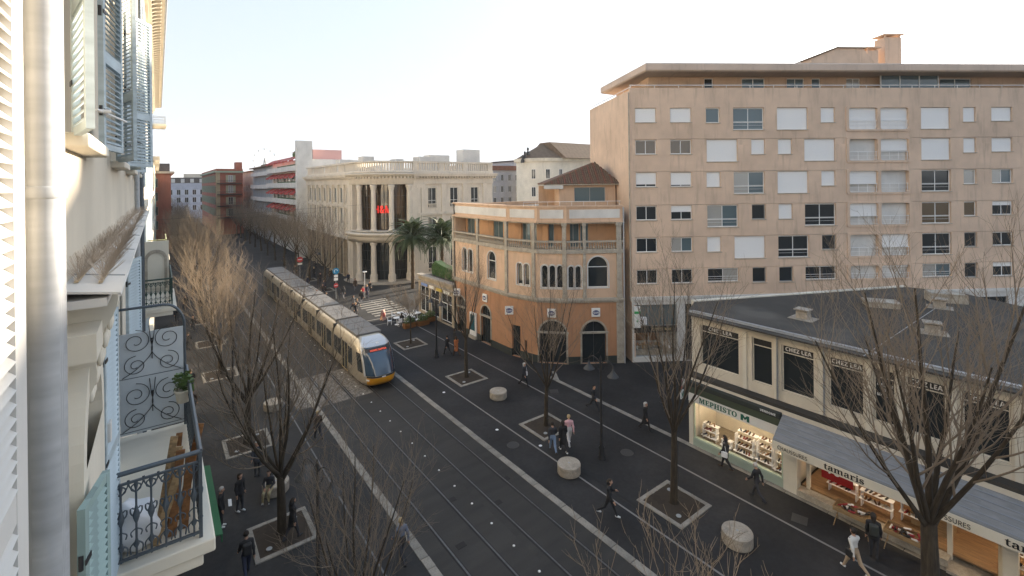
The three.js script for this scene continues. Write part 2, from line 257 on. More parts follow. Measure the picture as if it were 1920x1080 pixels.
{ // iron covers and small ground markers set in the paving
  const cg = ready([cy(0, -.01, .006, 0, .33, .33, 24), mv(new THREE.TorusGeometry(.34, .018, 5, 28).rotateX(Math.PI / 2), 0, .004, 0), ...[-.2, -.1, 0, .1, .2].map((q) => bx(-.22, .22, .006, .011, q - .015, q + .015))]), sq = ready([bx(-.3, .3, -.01, .008, -.3, .3), bx(-.26, .26, .008, .013, -.02, .02), bx(-.02, .02, .008, .013, -.26, .26)]);
  [[16.1, 21.5, 'near the three walkers'], [22.6, 25.2, 'before the bank corner'], [20.6, 17.0, 'behind the lamp post'], [6.2, 26.5, 'beside the left kerb band'], [10.1, 12.4, 'between the left rails'], [22.5, 9.0, 'before the shoe shops']].forEach(([X, Z, w], i) => { const t = thing('manhole_cover', `${i % 2 ? 'square' : 'round'} iron cover in the paving ${w}`, 'manhole cover', X, .002, Z, i); M('lid', i % 2 ? sq : cg, mat(.07, .068, .065, .6, { metalness: .5 }), t); });
  [[16.3, 30.0, 'farthest along the slot drain'], [16.35, 23.45, 'midway along the slot drain'], [17.3, 20.5, 'beside the tree pit of the walkers']].forEach(([X, Z, w]) => { const t = thing('ground_marker', `small pale ground marker ${w}`, 'ground marker', X, 0, Z, 0, 'pale ground markers'); M('disc', cached('gmk', () => ready([lathe([[0, .02], [.07, .018], [.1, 0]], 14)])), MT.plasticW, t); });
}

// ---------------------------------------------------------------- apartment block on the right
{
  const A = thing('apartment_building', 'tall peach rendered apartment block with rows of white roller shutters', 'building', 30.55, 0, 25.71, turnOf([30.55, 25.71], [30.55 + .829, 25.71 - .559]));
  const S0 = .95, S1 = 46, tops = [21.12, 18.46, 15.74, 12.97, 10.30, 7.66];
  const wins = []; // row, x0, x1, h, kind, state
  const st = { // state per row: how far each roller shutter is down / what the glass shows
    0: [1, 1, 'b', 'b', 1, 1, 1, 1, 1], 1: ['w', 'w', 1, 1, 1, 1, 1, 1, 1], 2: [.82, .88, 1, 'c', 1, 1, 'g', 'c', 'c'],
    3: ['g', .45, 'c', 'g', 1, 'g', 'w', 'w', .3], 4: ['g', 'c', 1, 1, 'g', 'g', 'g', 'g', 'g'], 5: ['g', 'g', 'gc', 'g', 'g', 'g', 'c', 'g', .3] };
  tops.forEach((t, r) => {
    const q = st[r], odd = r % 2 === 0;
    const cols = [[1.4, 3.17, 'M'], [4.36, 6.17, 'M'], ...(odd ? [[7.42, 8.62, 'S'], [9.76, 12.44, 'L'], [13.56, 16.26, 'L'], [17.4, 18.65, 'S']] : [[7.45, 10.12, 'L'], [11.3, 12.5, 'S'], [13.62, 14.85, 'S'], [15.92, 18.66, 'L']]), [26.33, 28.98, 'L'], [30.15, 31.32, 'S'], [32.73, 34.65, 'M'], [36.1, 38.0, 'M'], [39.5, 42.1, 'L']];
    cols.forEach(([a, b, k], i) => wins.push([r, a, b, k === 'M' ? 1.2 : k === 'S' ? 1.26 : r === 5 ? 1.14 : 1.86, k, q[Math.min(i, 8)] ?? 'g', t]));
  });
  const lay = (r) => { const t = tops[r]; return [r === 0 ? 22.78 : tops[r - 1] + .1, r, t]; };
  // wall: one rendered band per storey, a shadow joint between them
  const hole = wins.map(([r, a, b, h, , , t]) => [r, [a, b, t - h, t]]);
  for (let r = 0; r < 6; r++) {
    const yTop = r === 0 ? 22.78 : tops[r] + .05, yBot = r === 5 ? 5.42 : tops[r + 1] + .072;
    const hs = hole.filter(([q]) => q === r).map(([, h]) => [h[0], h[1], h[2], h[3]]);
    if (r > 0) for (const h of hs) h[3] = Math.min(h[3], yTop - .03);
    hs.push([19.75, 25.25, tops[r] - (r === 5 ? 1.2 : 1.93), tops[r] + .02]);
    M('wall_band', [wallG(S0, S1, yBot, yTop, hs, .28)], MT.peach, A);
  }
  M('wall_core', [bx(S0 + .02, S1, 5.4, 22.6, -.5, -.285)], MT.whiteMat, A);
  for (const [r, a, b, h, k, s, t] of wins) {
    const gm = s === 'b' ? MT.glassBlue : s === 'w' ? MT.glassWarm : s === 'c' ? [MT.glassCurt, MT.glassBlue] : s === 'gc' ? [MT.glass, MT.glassCurt] : MT.glass, shut = typeof s === 'number' ? s : 0;
    const w = b - a, o = k === 'L' && r !== 5 ? { vs: [.5], hs: [.34] } : k === 'S' ? {} : { vs: [.5] };
    const f = windowPart(A, w - .012, h - .035, a + .006, t - h + .006, -.17, { ...o, gm, shut, fm: k === 'S' && s === 'g' ? MT.frameG : MT.frameW });
    M('sill', cached(`sill${w.toFixed(2)}`, () => ready([bx(-.05, w + .05, -.07, -.012, .03, .23)])), MT.trim, f);
    if (k === 'L' && shut < 1) M('guard_rail', cached(`gr${w.toFixed(2)}${r === 5}`, () => ready([bx(0, w - .02, h * .36, h * .36 + .03, .05, .075), bx(0, w - .02, h * .2, h * .2 + .015, .055, .07)])), MT.frameW, f);
  }
  // paired loggias with rounded surrounds
  const logs = [[1, 1], ['c', .55], [.62, 'w'], [.6, 'w'], ['w', .62], ['g', .2]];
  tops.forEach((t, r) => {
    const H = r === 5 ? 1.2 : 1.93, y0 = t - H, rd = .22;
    const rnd = (x0, x1, a, b, q, P = THREE.Shape) => { const s = new P(); s.moveTo(x0 + q, a); s.lineTo(x1 - q, a); s.quadraticCurveTo(x1, a, x1, a + q); s.lineTo(x1, b - q); s.quadraticCurveTo(x1, b, x1 - q, b); s.lineTo(x0 + q, b); s.quadraticCurveTo(x0, b, x0, b - q); s.lineTo(x0, a + q); s.quadraticCurveTo(x0, a, x0 + q, a); return s; };
    const s = rnd(19.6, 25.4, y0 - .12, t + .12, rd); s.holes.push(rnd(19.84, 22.38, y0 + .04, t - .04, rd, THREE.Path)); s.holes.push(rnd(22.64, 25.16, y0 + .04, t - .04, rd, THREE.Path));
    const L = M('loggia', [extr(s, .34, -.27)], MT.peach, A);
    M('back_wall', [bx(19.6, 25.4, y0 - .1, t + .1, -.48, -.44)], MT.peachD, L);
    [19.84, 22.64].forEach((x, i) => {
      const v = logs[r][i], w = 2.54, shut = typeof v === 'number' ? v : 0;
      const ww = M('loggia_window', cached(`lw${r === 5}`, () => ready(frameG(0, w, 0, H, .07, -.03, .03, [w / 2]))), MT.frameW, L); ww.position.set(x, y0, -.36);
      M('pane', cached(`lwp${r === 5}`, () => ready([bx(.03, w - .03, .03, H - .03, -.02, -.008)])), v === 'c' ? MT.glassCurt : v === 'w' ? MT.glassWarm : v === 'g' ? MT.glass : MT.glassWarm, L).position.set(x, y0, -.36);
      if (shut) { const n = Math.round(H * shut / .13), hh = H * shut / n; M('roller_shutter', cached(`ls${r === 5}${shut}`, () => ready(Array.from({ length: n }, (_, k) => bx(.02, w - .02, H - (k + 1) * hh + .008, H - k * hh, -.04 + (k % 2) * .003, -.005)))), MT.shutter, L).position.set(x, y0, -.12); }
      M('guard_rail', cached(`lg${r === 5}`, () => { const q = [bx(.02, w - .02, .78, .82, -.02, .02), bx(.02, w - .02, .45, .47, -.012, .012), bx(.02, w - .02, .12, .14, -.012, .012)]; for (let k = 0; k < 4; k++) q.push(bx(.03 + k * .8, .06 + k * .8, .1, .8, -.01, .01)); return ready(r === 5 ? q.map((g) => { g.scale(1, .62, 1); return g; }) : q); }), MT.frameW, L).position.set(x, y0, -.02);
    });
  });
  // street level: pale stone band, glazed mezzanine, shop
  M('string_course', [bx(S0 - .1, S1, 5.18, 5.42, -.4, .16), bx(S0 - .05, S1, 5.02, 5.18, -.4, .08)], MT.whiteMat, A);
  M('ground_floor_wall', [wallG(S0, S1, 0, 5.02, [[1.0 + .12, 4.75, .42, 4.75], [5.45, 6.9, .02, 4.75], [7.5, 11, .3, 4.7], [12, 16, .3, 4.7], [17, 22, .3, 4.7], [23, 28, .3, 4.7], [29, 34, .3, 4.7]], .3, .02)], MT.whiteMat, A);
  M('ground_floor_back', [bx(S0, S1, 0, 5.0, -.9, -.8)], MT.whiteMat, A);
  const sf = M('shop_front', frameG(1.12, 4.75, .42, 4.75, .07, -.2, -.1, [2.35, 3.55], [2.45, 2.95]), MT.frameG, A);
  for (let i = 0; i < 3; i++) M('pane', [bx(1.2 + i * 1.18, 2.32 + i * 1.18, 3.0, 4.68, -.17, -.155)], MT.glassBlue, sf);
  M('display_glass', [bx(1.2, 4.68, .5, 2.4, -.165, -.15)], MT.glassClear, sf);
  M('sign_board', [bx(1.12, 4.75, 2.44, 2.96, -.12, .02)], MT.black, sf);
  const tx = M('lettering', [text("L'OCCITANE", .2, .012)], mat(.55, .42, .2, .5), sf); tx.position.set(3.45, 2.6, .02);
  M('display_plinth', [bx(1.2, 4.68, .42, .95, -.7, -.25)], MT.trim, sf);
  for (let i = 0; i < 7; i++) M('bottle', cached('btl', () => ready([lathe([[0, 0], [.07, 0], [.075, .02], [.075, .2], [.03, .25], [.025, .32], [.03, .34], [0, .34]], 9)])), [MT.plasticW, MT.woodPale, MT.trim][i % 3], sf).position.set(1.5 + i * .46, .95, -.42);
  M('shop_shelf', [bx(1.2, 3.4, 1.6, 2.35, -.78, -.6)], MT.woodBrown, sf);
  for (let i = 0; i < 11; i++) M('box', cached('sbx', () => ready([bx(-.07, .07, 0, .16, -.05, .05)])), [MT.woodPale, MT.orangeLow, MT.trim][i % 3], sf).position.set(1.35 + i * .2, 1.28 + .0 * i, -.5);
  M('shelf_board', [bx(1.2, 3.6, 1.24, 1.28, -.62, -.38)], MT.woodPale, sf);
  const door = M('entrance_door', frameG(5.45, 6.9, .02, 4.75, .08, -.2, -.1, [], [2.5]), MT.frameD, A); M('pane', [bx(5.53, 6.82, .1, 4.67, -.16, -.15)], MT.glass, door);
  for (const [a, b] of [[7.5, 11], [12, 16], [17, 22], [23, 28], [29, 34]]) { const d = M('shop_window', frameG(a, b, .3, 4.7, .08, -.2, -.1, [(a + b) / 2], [2.8]), MT.frameD, A); M('pane', [bx(a + .04, b - .04, .34, 4.66, -.16, -.15)], MT.glass, d); }
  // left return wall
  const c0 = [31.34, 25.18], c1 = [36.4, 34.5], loc = (X, Z) => { const dx = X - 30.55, dz = Z - 25.71; return [dx * .829 + dz * -.559, -(-(dx * .559) - dz * .829) * -1]; };
  const L1 = Math.hypot(c1[0] - c0[0], c1[1] - c0[1]);
  const ang = turnOf(c1, c0) - A.rotation.y, W = new THREE.Group(); W.name = 'side_wall';
  const p1 = new THREE.Vector3(c1[0] - 30.55, 0, -(c1[1] - 25.71)).applyAxisAngle(new THREE.Vector3(0, 1, 0), -A.rotation.y);
  const sw = M('side_wall', [bx(0, L1 + .02, 0, 22.6, -.3, 0)], MT.peach, A); sw.position.set(p1.x, 0, p1.z); sw.rotation.y = ang; 
  M('downpipe', [cy(S0 - .12, 5.4, 22.4, .08, .06, .06, 8)], MT.trim, A);
  // roof terrace parapet rail, recessed top floor, deep eaves
  M('terrace_rail', [rod([S0, 23.02, -.1], [S1, 23.02, -.1], .035), ...Array.from({ length: 22 }, (_, i) => rod([S0 + .1 + i * 2.05, 22.7, -.1], [S0 + .1 + i * 2.05, 23.02, -.1], .022))], MT.frameW, A);
  const rail2 = M('terrace_rail', [rod([0, 22.86, -.1], [L1, 22.86, -.1], .035), ...Array.from({ length: 5 }, (_, i) => rod([.2 + i * 2.2, 22.5, -.1], [.2 + i * 2.2, 22.86, -.1], .02))], MT.frameW, A); rail2.position.copy(sw.position); rail2.rotation.y = ang;
  M('terrace_slab', [bx(5, S1, 22.3, 22.5, -13.8, -.3), bx(S0 + .3, 5, 22.3, 22.5, -6, -.3)], MT.roofGrey, A);
  const pen = [[8.2, 9.0, 'd'], [11.6, 13.7, 'b'], [15.7, 17.3, 'b'], [18.0, 18.8, 'b'], [21.2, 22.5, 's'], [25.4, 28, 'b'], [30, 33, 'b']];
  M('top_floor_wall', [wallG(3.2, S1, 22.4, 24.6, pen.map(([a, b]) => [a, b, 22.55, 24.0]), .25, -1.9)], MT.orangeUp, A);
  M('top_floor_side', [bx(3.2, 3.45, 22.4, 24.6, -12, -2.16)], MT.orangeUp, A);
  for (const [a, b, k] of pen) windowPart(A, b - a, 1.44, a, 22.56, -2.0, { vs: b - a > 1.2 ? [.5] : [], gm: k === 'd' ? MT.glass : k === 's' ? MT.glassCurt : MT.glassBlue, fm: MT.frameW });
  const ver = M('veranda', frameG(23.8, 29.2, 22.5, 24.3, .07, -1.3, -1.2, [25.6, 27.4]), MT.frameW, A); M('pane', [bx(23.84, 29.16, 22.54, 24.26, -1.26, -1.25)], MT.glassBlue, ver);
  { // eaves: folded slab, chamfered at the corner, running back along the side wall
    const e = [[2.3, .25], [S1, .25], [S1, -13], [9.5, -14], [1.0, -9.5]], s = new THREE.Shape(); e.forEach(([x, z], i) => i ? s.lineTo(x, -z) : s.moveTo(x, -z)); s.closePath();
    const g = new THREE.ExtrudeGeometry(s, { depth: .5, bevelEnabled: true, bevelThickness: .1, bevelSize: .12, bevelSegments: 1 }); g.rotateX(-Math.PI / 2); g.scale(1, 1, 1); g.translate(0, 24.2, 0);
    const q = g.attributes.position; for (let i = 0; i < q.count; i++) q.setZ(i, q.getZ(i)); // plan y already flipped by the rotation
    M('eaves', [g], mat(.66, .53, .44, .85, { map: TX.stain }), A);
  }
  const lift = M('lift_house', [(() => { const s = new THREE.Shape(); s.moveTo(0, 0); s.lineTo(7.0, 0); s.lineTo(5.2, 2.1); s.lineTo(2.6, 2.1); s.lineTo(0, 1.1); s.closePath(); return extr(s, 5, -5); })()], MT.peach, A); lift.position.set(20.2, 25.5, -5);
  M('lift_roof', [bx(2.5, 5.5, 2.1, 2.2, -5.2, .15), (() => { const g = bx(-1.5, 1.5, 0, .1, -5.2, .15); g.rotateZ(Math.atan2(1.0, 2.6)); g.translate(1.25, 1.62, 0); return g; })()], MT.tile, lift);
  M('chimney', [bx(0, 1.1, 0, 2.3, -1, 0), bx(-.2, 1.3, 2.5, 2.62, -1.2, .2), bx(.05, .2, 2.3, 2.5, -.2, -.05), bx(.9, 1.05, 2.3, 2.5, -.2, -.05), bx(.4, .7, 2.3, 2.5, -.9, -.8)], MT.peach, A).position.set(26.7, 25.4, -6);
  M('chimney', [bx(0, 1.7, 0, 3.8, -1.3, 0), bx(-.2, 1.9, 4.0, 4.12, -1.5, .2), bx(.05, .2, 3.8, 4.0, -.2, -.05), bx(1.5, 1.65, 3.8, 4.0, -.2, -.05), bx(.7, .95, 3.8, 4.0, -1.2, -1.1)], MT.peach, A).position.set(28.5, 25.2, -6);
  M('chimney_cowl', [lathe([[0, .5], [.1, .5], [.3, .3], [.3, .2], [.2, .1], [.2, 0]], 10)], MT.frameG, A).position.set(13.6, 24.78, -4);
  M('aerial', [rod([0, 0, 0], [0, 2.6, 0], .025), rod([-.9, 2.0, 0], [.5, 2.0, 0], .015), rod([-.5, 2.4, 0], [.3, 2.4, 0], .012), rod([-.3, 1.3, -.4], [.3, 1.3, .4], .015), ...Array.from({ length: 6 }, (_, i) => rod([-.8 + i * .22, 2.0, -.25], [-.8 + i * .22, 2.0, .25], .008, .008, 4))], MT.frameG, A).position.set(20.3, 26.4, -5.5);
}

// ---------------------------------------------------------------- orange corner building with loggia and tiled penthouse
{
  const O = thing('corner_building', 'orange stucco corner building with arched windows, stone balustrades and tiled penthouse', 'building', 24.4, 0, 42.4);
  const Pts = [[24.4, 42.4], [24.4, 33.0], [25.2, 30.0], [26.85, 28.2], [30.75, 25.57]], N = 4;
  const at = (m, i) => { m.position.set(Pts[i][0] - 24.4, 0, -(Pts[i][1] - 42.4)); m.rotation.y = turnOf(Pts[i], Pts[i + 1]); return m; };
  const len = (i) => Math.hypot(Pts[i + 1][0] - Pts[i][0], Pts[i + 1][1] - Pts[i][1]);
  const lowH = [[[.6, 2.2, 0, 3.6, 1], [5.0, 6.6, .02, 3.55, 1]], [[.35, 1.25, .02, 2.7], [1.7, 1.95, .5, 1.6]], [[.1, 2.34, .02, 3.55, 1]], [[1.2, 3.2, .02, 3.5, 1]]];
  const midH = [[[1.7, 2.55, 6.3, 8.6, 1], [2.75, 3.6, 6.3, 8.6, 1], [6.2, 7.5, 6.2, 8.75, 1]], [[.95, 1.55, 6.3, 8.15, 1], [1.7, 2.3, 6.3, 8.15, 1]], [[.32, .88, 6.25, 8.15, 1], [.95, 1.51, 6.25, 8.15, 1], [1.58, 2.14, 6.25, 8.15, 1]], [[.1, .62, 6.25, 8.1, 1], [.7, 1.22, 6.25, 8.1, 1], [1.75, 3.45, 6.3, 8.85, 1]]];
  const upH = [[[.6, 2.0, 9.45, 11.5], [5.3, 6.9, 9.45, 11.5]], [[.6, 1.5, 9.45, 11.5], [1.7, 2.6, 9.45, 11.5]], [[.3, 1.3, 9.45, 11.5]], [[.3, 1.3, 9.45, 11.5], [1.4, 2.1, 9.45, 11.5]]];
  for (let i = 0; i < N; i++) {
    const L = len(i);
    at(M('lower_wall', [wallG(0, L, .0, 5.05, lowH[i], .35)], MT.orangeLow, O), i);
    { const xs = [0, ...lowH[i].flatMap((h) => h[2] < .1 ? [h[0], h[1]] : []), L]; for (let k = 0; k + 1 < xs.length; k += 2) if (xs[k + 1] - xs[k] > .05) at(M('plinth', [bx(xs[k], xs[k + 1], 0, .62, -.3, .05)], MT.charcoal, O), i); }
    at(M('upper_wall', [wallG(0, L, 5.4, 9.2, midH[i], .35)], MT.orangeUp, O), i);
    at(M('cornice', [bx(-.05, L + .05, 5.05, 5.2, -.35, .10), bx(-.08, L + .08, 5.2, 5.36, -.35, .2), bx(-.05, L + .05, 5.36, 5.44, -.35, .12)], MT.trim, O), i);
    at(M('balcony_edge', [bx(-.03, L + .03, 9.12, 9.36, -1.3, .12)], MT.trim, O), i);
    at(M('loggia_wall', [wallG(-.2, L + .2, 9.36, 11.7, upH[i], .2, -1.3)], MT.orangeIn, O), i);
    at(M('parapet', [bx(-.02, L + .02, 11.66, 11.84, -.4, .14), bx(0, L, 11.84, 12.92, -.35, .0), bx(-.05, L + .05, 12.92, 13.06, -.4, .1)], MT.orangeUp, O), i);
    at(M('parapet_panel', [bx(.25, L - .25, 12.02, 12.74, -.01, .025)], MT.whiteMat, O), i);
    at(M('loggia_ceiling', [bx(-.2, L + .2, 11.55, 11.66, -1.4, -.02)], MT.trim, O), i);
    const slots = new THREE.Group();
    for (const h of lowH[i]) { const w = h[1] - h[0], y0 = h[2], H = h[3] - h[2]; const f = windowPart(O, w - .01, H - .01, 0, 0, 0, { arch: !!h[4], fm: MT.frameD, gm: MT.glass, hs: h[4] ? [2.55 / H] : [], vs: w > 1.5 ? [.5] : [], name: y0 < .1 ? 'shop_door' : 'wall_niche' }); at(f, i); f.translateX(h[0] + .005); f.translateY(y0); f.translateZ(-.22);
      if (h[4]) { const s = archShape(h[0] - .16, h[1] + .16, 2.5, h[3] + .16); s.holes.push(new THREE.Path(archShape(h[0], h[1], 2.4, h[3]).getPoints(10))); const s2 = archShape(h[0] - .14, h[1] + .14, y0, h[3] + .14), hp = new THREE.Path(archShape(h[0] + .002, h[1] - .002, y0 + .001, h[3] - .002).getPoints(10)); s2.holes.push(hp); at(M('arch_surround', [extr(s2, .05, .0), bx(h[0] - .2, h[1] + .2, 2.5, 2.64, -.1, .09)], MT.trim, O), i); } }
    for (const h of midH[i]) { const w = h[1] - h[0], H = h[3] - h[2], f = windowPart(O, w - .01, H - .01, 0, 0, 0, { arch: true, fm: MT.frameW, gm: MT.glass, hs: w > .9 ? [.66] : [], vs: [], fw: .05 }); at(f, i); f.translateX(h[0] + .005); f.translateY(h[2]); f.translateZ(-.16);
      const s = archShape(h[0] - .09, h[1] + .09, h[2] - .09, h[3] + .09); s.holes.push(new THREE.Path(archShape(h[0] + .002, h[1] - .002, h[2] + .002, h[3] - .002).getPoints(10))); at(M('arch_surround', [extr(s, .045, 0)], MT.whiteMat, O), i); }
    for (const h of upH[i]) { const f = windowPart(O, h[1] - h[0], h[3] - h[2], 0, 0, 0, { vs: [.5], gm: MT.glassBlue, fm: MT.frameG, name: 'french_window' }); at(f, i); f.translateX(h[0]); f.translateY(h[2]); f.translateZ(-1.38); }
    // balustrade
    const bal = at(M('balustrade', [bx(0, L, 10.02, 10.16, -.14, .1), bx(0, L, 9.36, 9.46, -.12, .08)], MT.trim, O), i);
    const bg = cached('balu', () => ready([lathe([[.035, 0], [.055, .03], [.05, .07], [.075, .17], [.07, .24], [.035, .36], [.035, .4], [.055, .47], [.055, .5], [.04, .56]], 9)]));
    const n = Math.round(L / .21); for (let k = 0; k < n; k++) M('baluster', bg, MT.trim, bal).position.set((k + .5) * L / n, 9.46, -.02);
  }
  // stone pilasters at the corners and mid-faces
  const pil = [[0, 0, .32], [0, 4.6, .3], [0, 9.2, .34], [1, 2.75, .3], [2, 2.25, .34], [3, 1.45, .24], [3, 4.35, .4]];
  for (const [i, x, w] of pil) { const p = at(M('pilaster', [bx(x - w / 2, x + w / 2, 5.44, 11.66, -.06, .13), bx(x - w / 2 - .05, x + w / 2 + .05, 11.4, 11.66, -.06, .17), bx(x - w / 2 - .04, x + w / 2 + .04, 5.44, 5.7, -.06, .16)], MT.trim, O), i); }
  at(M('corner_pier', [bx(4.1, 4.72, 0, 5.06, -.1, .06)], MT.trim, O), 3);
  at(M('downpipe', [cy(4.74, 0, 12.9, .1, .06, .06, 8)], MT.pipe, O), 3);
  const rel = (X, Z) => [X - 24.4, Z - 42.4];
  M('core', [prism([rel(24.8, 42.3), rel(24.8, 33.2), rel(25.55, 30.3), rel(27.1, 28.6), rel(31.1, 26.0), rel(36, 34), rel(36, 42.3)], .01, 9.3)], MT.whiteMat, O);
  M('core_upper', [prism([rel(26.3, 42.3), rel(26.3, 33.6), rel(26.9, 31.5), rel(28.2, 30.2), rel(31.9, 27.8), rel(36, 34), rel(36, 42.3)], 9.3, 11.7)], MT.orangeIn, O);
  M('terrace', [prism([rel(24.7, 42.3), rel(24.7, 33.1), rel(25.5, 30.2), rel(27.0, 28.5), rel(31.0, 25.9), rel(37, 34.5), rel(37, 42.3)], 11.7, 12.5)], MT.roofGrey, O);
  M('back_wall', [prism([rel(24.4, 42.4), rel(37, 42.4), rel(37, 42.1), rel(24.4, 42.1)], 0, 12.9)], MT.orangeUp, O);
  // bank signs: white squares with a blue rounded mark
  const sg = ready([rbx(-.36, .36, -.36, .36, 0, .12, .04, 2)]), mg = (() => { const s = new THREE.Shape(); s.absellipse(0, 0, .28, .2, 0, Math.PI * 2); return ready([extr(s, .02, .12)]); })();
  const lg = ready([text('GAN', .16, .012).translate(0, -.08, .141)]), navy = mat(.03, .04, .16, .4);
  for (const [i, x, y, blade] of [[0, 5.8, 4.3, 0], [1, .4, 4.05, 1], [2, 1.15, 4.2, 0], [3, 2.35, 4.25, 0], [0, 1.3, 4.1, 1]]) { const s = at(M('bank_sign', sg, MT.white, O), i); s.translateX(x); s.translateY(y); s.translateZ(blade ? .45 : .04); if (blade) s.rotateY(.7); M('mark', mg, navy, s); M('lettering', lg, MT.white, s); }
  { const k = at(M('cash_machine', [rbx(3.2, 4.3, .3, 2.5, .02, .2, .04)], MT.white, O), 0); M('screen', [bx(3.35, 4.15, .8, 2.3, .2, .212)], phys(.03, .1, .12, .1, { clearcoat: 1 }), k); M('base', [bx(3.15, 4.35, 0, .3, .02, .3)], MT.trim, k); }
  // penthouse on the terrace
  const ph = new THREE.Vector3(1, 0, 0); const px0 = [27.0, 31.6];
  const F = (x, z) => { const a = turnOf(Pts[3], Pts[4]); return [Pts[3][0] + Math.cos(a) * x - -Math.sin(a) * 0 + Math.sin(a) * z, Pts[3][1] + Math.sin(a) * x - Math.cos(a) * z]; };
  const set = (m) => { m.position.set(Pts[3][0] - 24.4, 0, -(Pts[3][1] - 42.4)); m.rotation.y = turnOf(Pts[3], Pts[4]); return m; };
  set(M('penthouse_wall', [wallG(-.1, 4.95, 12.5, 14.85, [[1.25, 4.05, 13.25, 14.55]], .25, -3)], MT.orangeUp, O));
  set(M('penthouse_side', [bx(-.1, .15, 12.5, 14.85, -7.2, -3.26), bx(-.1, 4.95, 12.5, 14.85, -7.4, -7.2), bx(4.72, 4.95, 12.5, 14.85, -7.2, -3.26), bx(-1.6, -.1, 12.5, 14.7, -6.2, -6)], MT.orangeUp, O));
  const pw = windowPart(O, 2.8, 1.3, 0, 0, 0, { vs: [.5], gm: MT.glassBlue, fm: MT.frameG }); set(pw); pw.translateX(1.25); pw.translateY(13.25); pw.translateZ(-3.1);
  { // canal tile roof: four slopes of ribbed tile rows
    const ex0 = -1.5, ex1 = 5.3, ez0 = -2.6, ez1 = -7.8, ye = 14.85, ya = 16.85, ax = 3.6, az = -5.2;
    const roof = set(M('penthouse_roof', [bx(ex0, ex1, ye - .1, ye, ez1, ez0)], MT.trim, O));
    const ribs = (A, B, n) => { for (let k = 0; k < n; k++) { const t = (k + .5) / n, s = new THREE.Vector3().lerpVectors(A, B, t); const lim = new THREE.Vector3(ax, ya, az); const e = s.clone().lerp(lim, .985); const side = new THREE.Vector3().subVectors(B, A).normalize(); const peak = new THREE.Vector3(ax, ya, az);
      // rows run straight up the slope and end at the hips
      const mid = (A.clone().add(B)).multiplyScalar(.5), up = peak.clone().sub(A).addScaledVector(side, -peak.clone().sub(A).dot(side)); const tp = peak.clone().sub(A).dot(side) / A.distanceTo(B); const f = t < tp ? t / tp : (1 - t) / (1 - tp); const end = s.clone().addScaledVector(up, f);
      M('tile_row', [rod(s, end, .085, .08, 7), rod(s.clone().addScaledVector(side, .09).add(new THREE.Vector3(0, -.03, 0)), end.clone().addScaledVector(side, .09).add(new THREE.Vector3(0, -.03, 0)), .05, .05, 4)], k % 3 ? MT.tile : MT.tileRed, roof); } };
    const a = new THREE.Vector3(ex0, ye, ez0), b = new THREE.Vector3(ex1, ye, ez0), c = new THREE.Vector3(ex1, ye, ez1), d = new THREE.Vector3(ex0, ye, ez1);
    ribs(a, b, 34); ribs(d, a, 26); ribs(b, c, 12);
    const gp = new THREE.BufferGeometry(), pk = [ax, ya - .05, az]; gp.setAttribute('position', new THREE.Float32BufferAttribute([a, b, b, c, c, d, d, a].reduce((o, v, i, q) => (i % 2 ? o : [...o, q[i].x, q[i].y - .03, q[i].z, q[i + 1].x, q[i + 1].y - .03, q[i + 1].z, ...pk]), []), 3)); gp.computeVertexNormals();
    M('roof_deck', [gp], MT.tile, roof);
    M('awning_edge', [bx(ex0, .2, ye - .42, ye - .1, ez0 - .1, ez0 - .02)], MT.whiteMat, roof);
  }
  set(M('terrace_rail', [rod([-3.5, 13.4, -.2], [4.6, 13.4, -.2], .02), ...Array.from({ length: 9 }, (_, i) => rod([-3.5 + i, 13.05, -.2], [-3.5 + i, 13.4, -.2], .014))], MT.frameW, O));
}

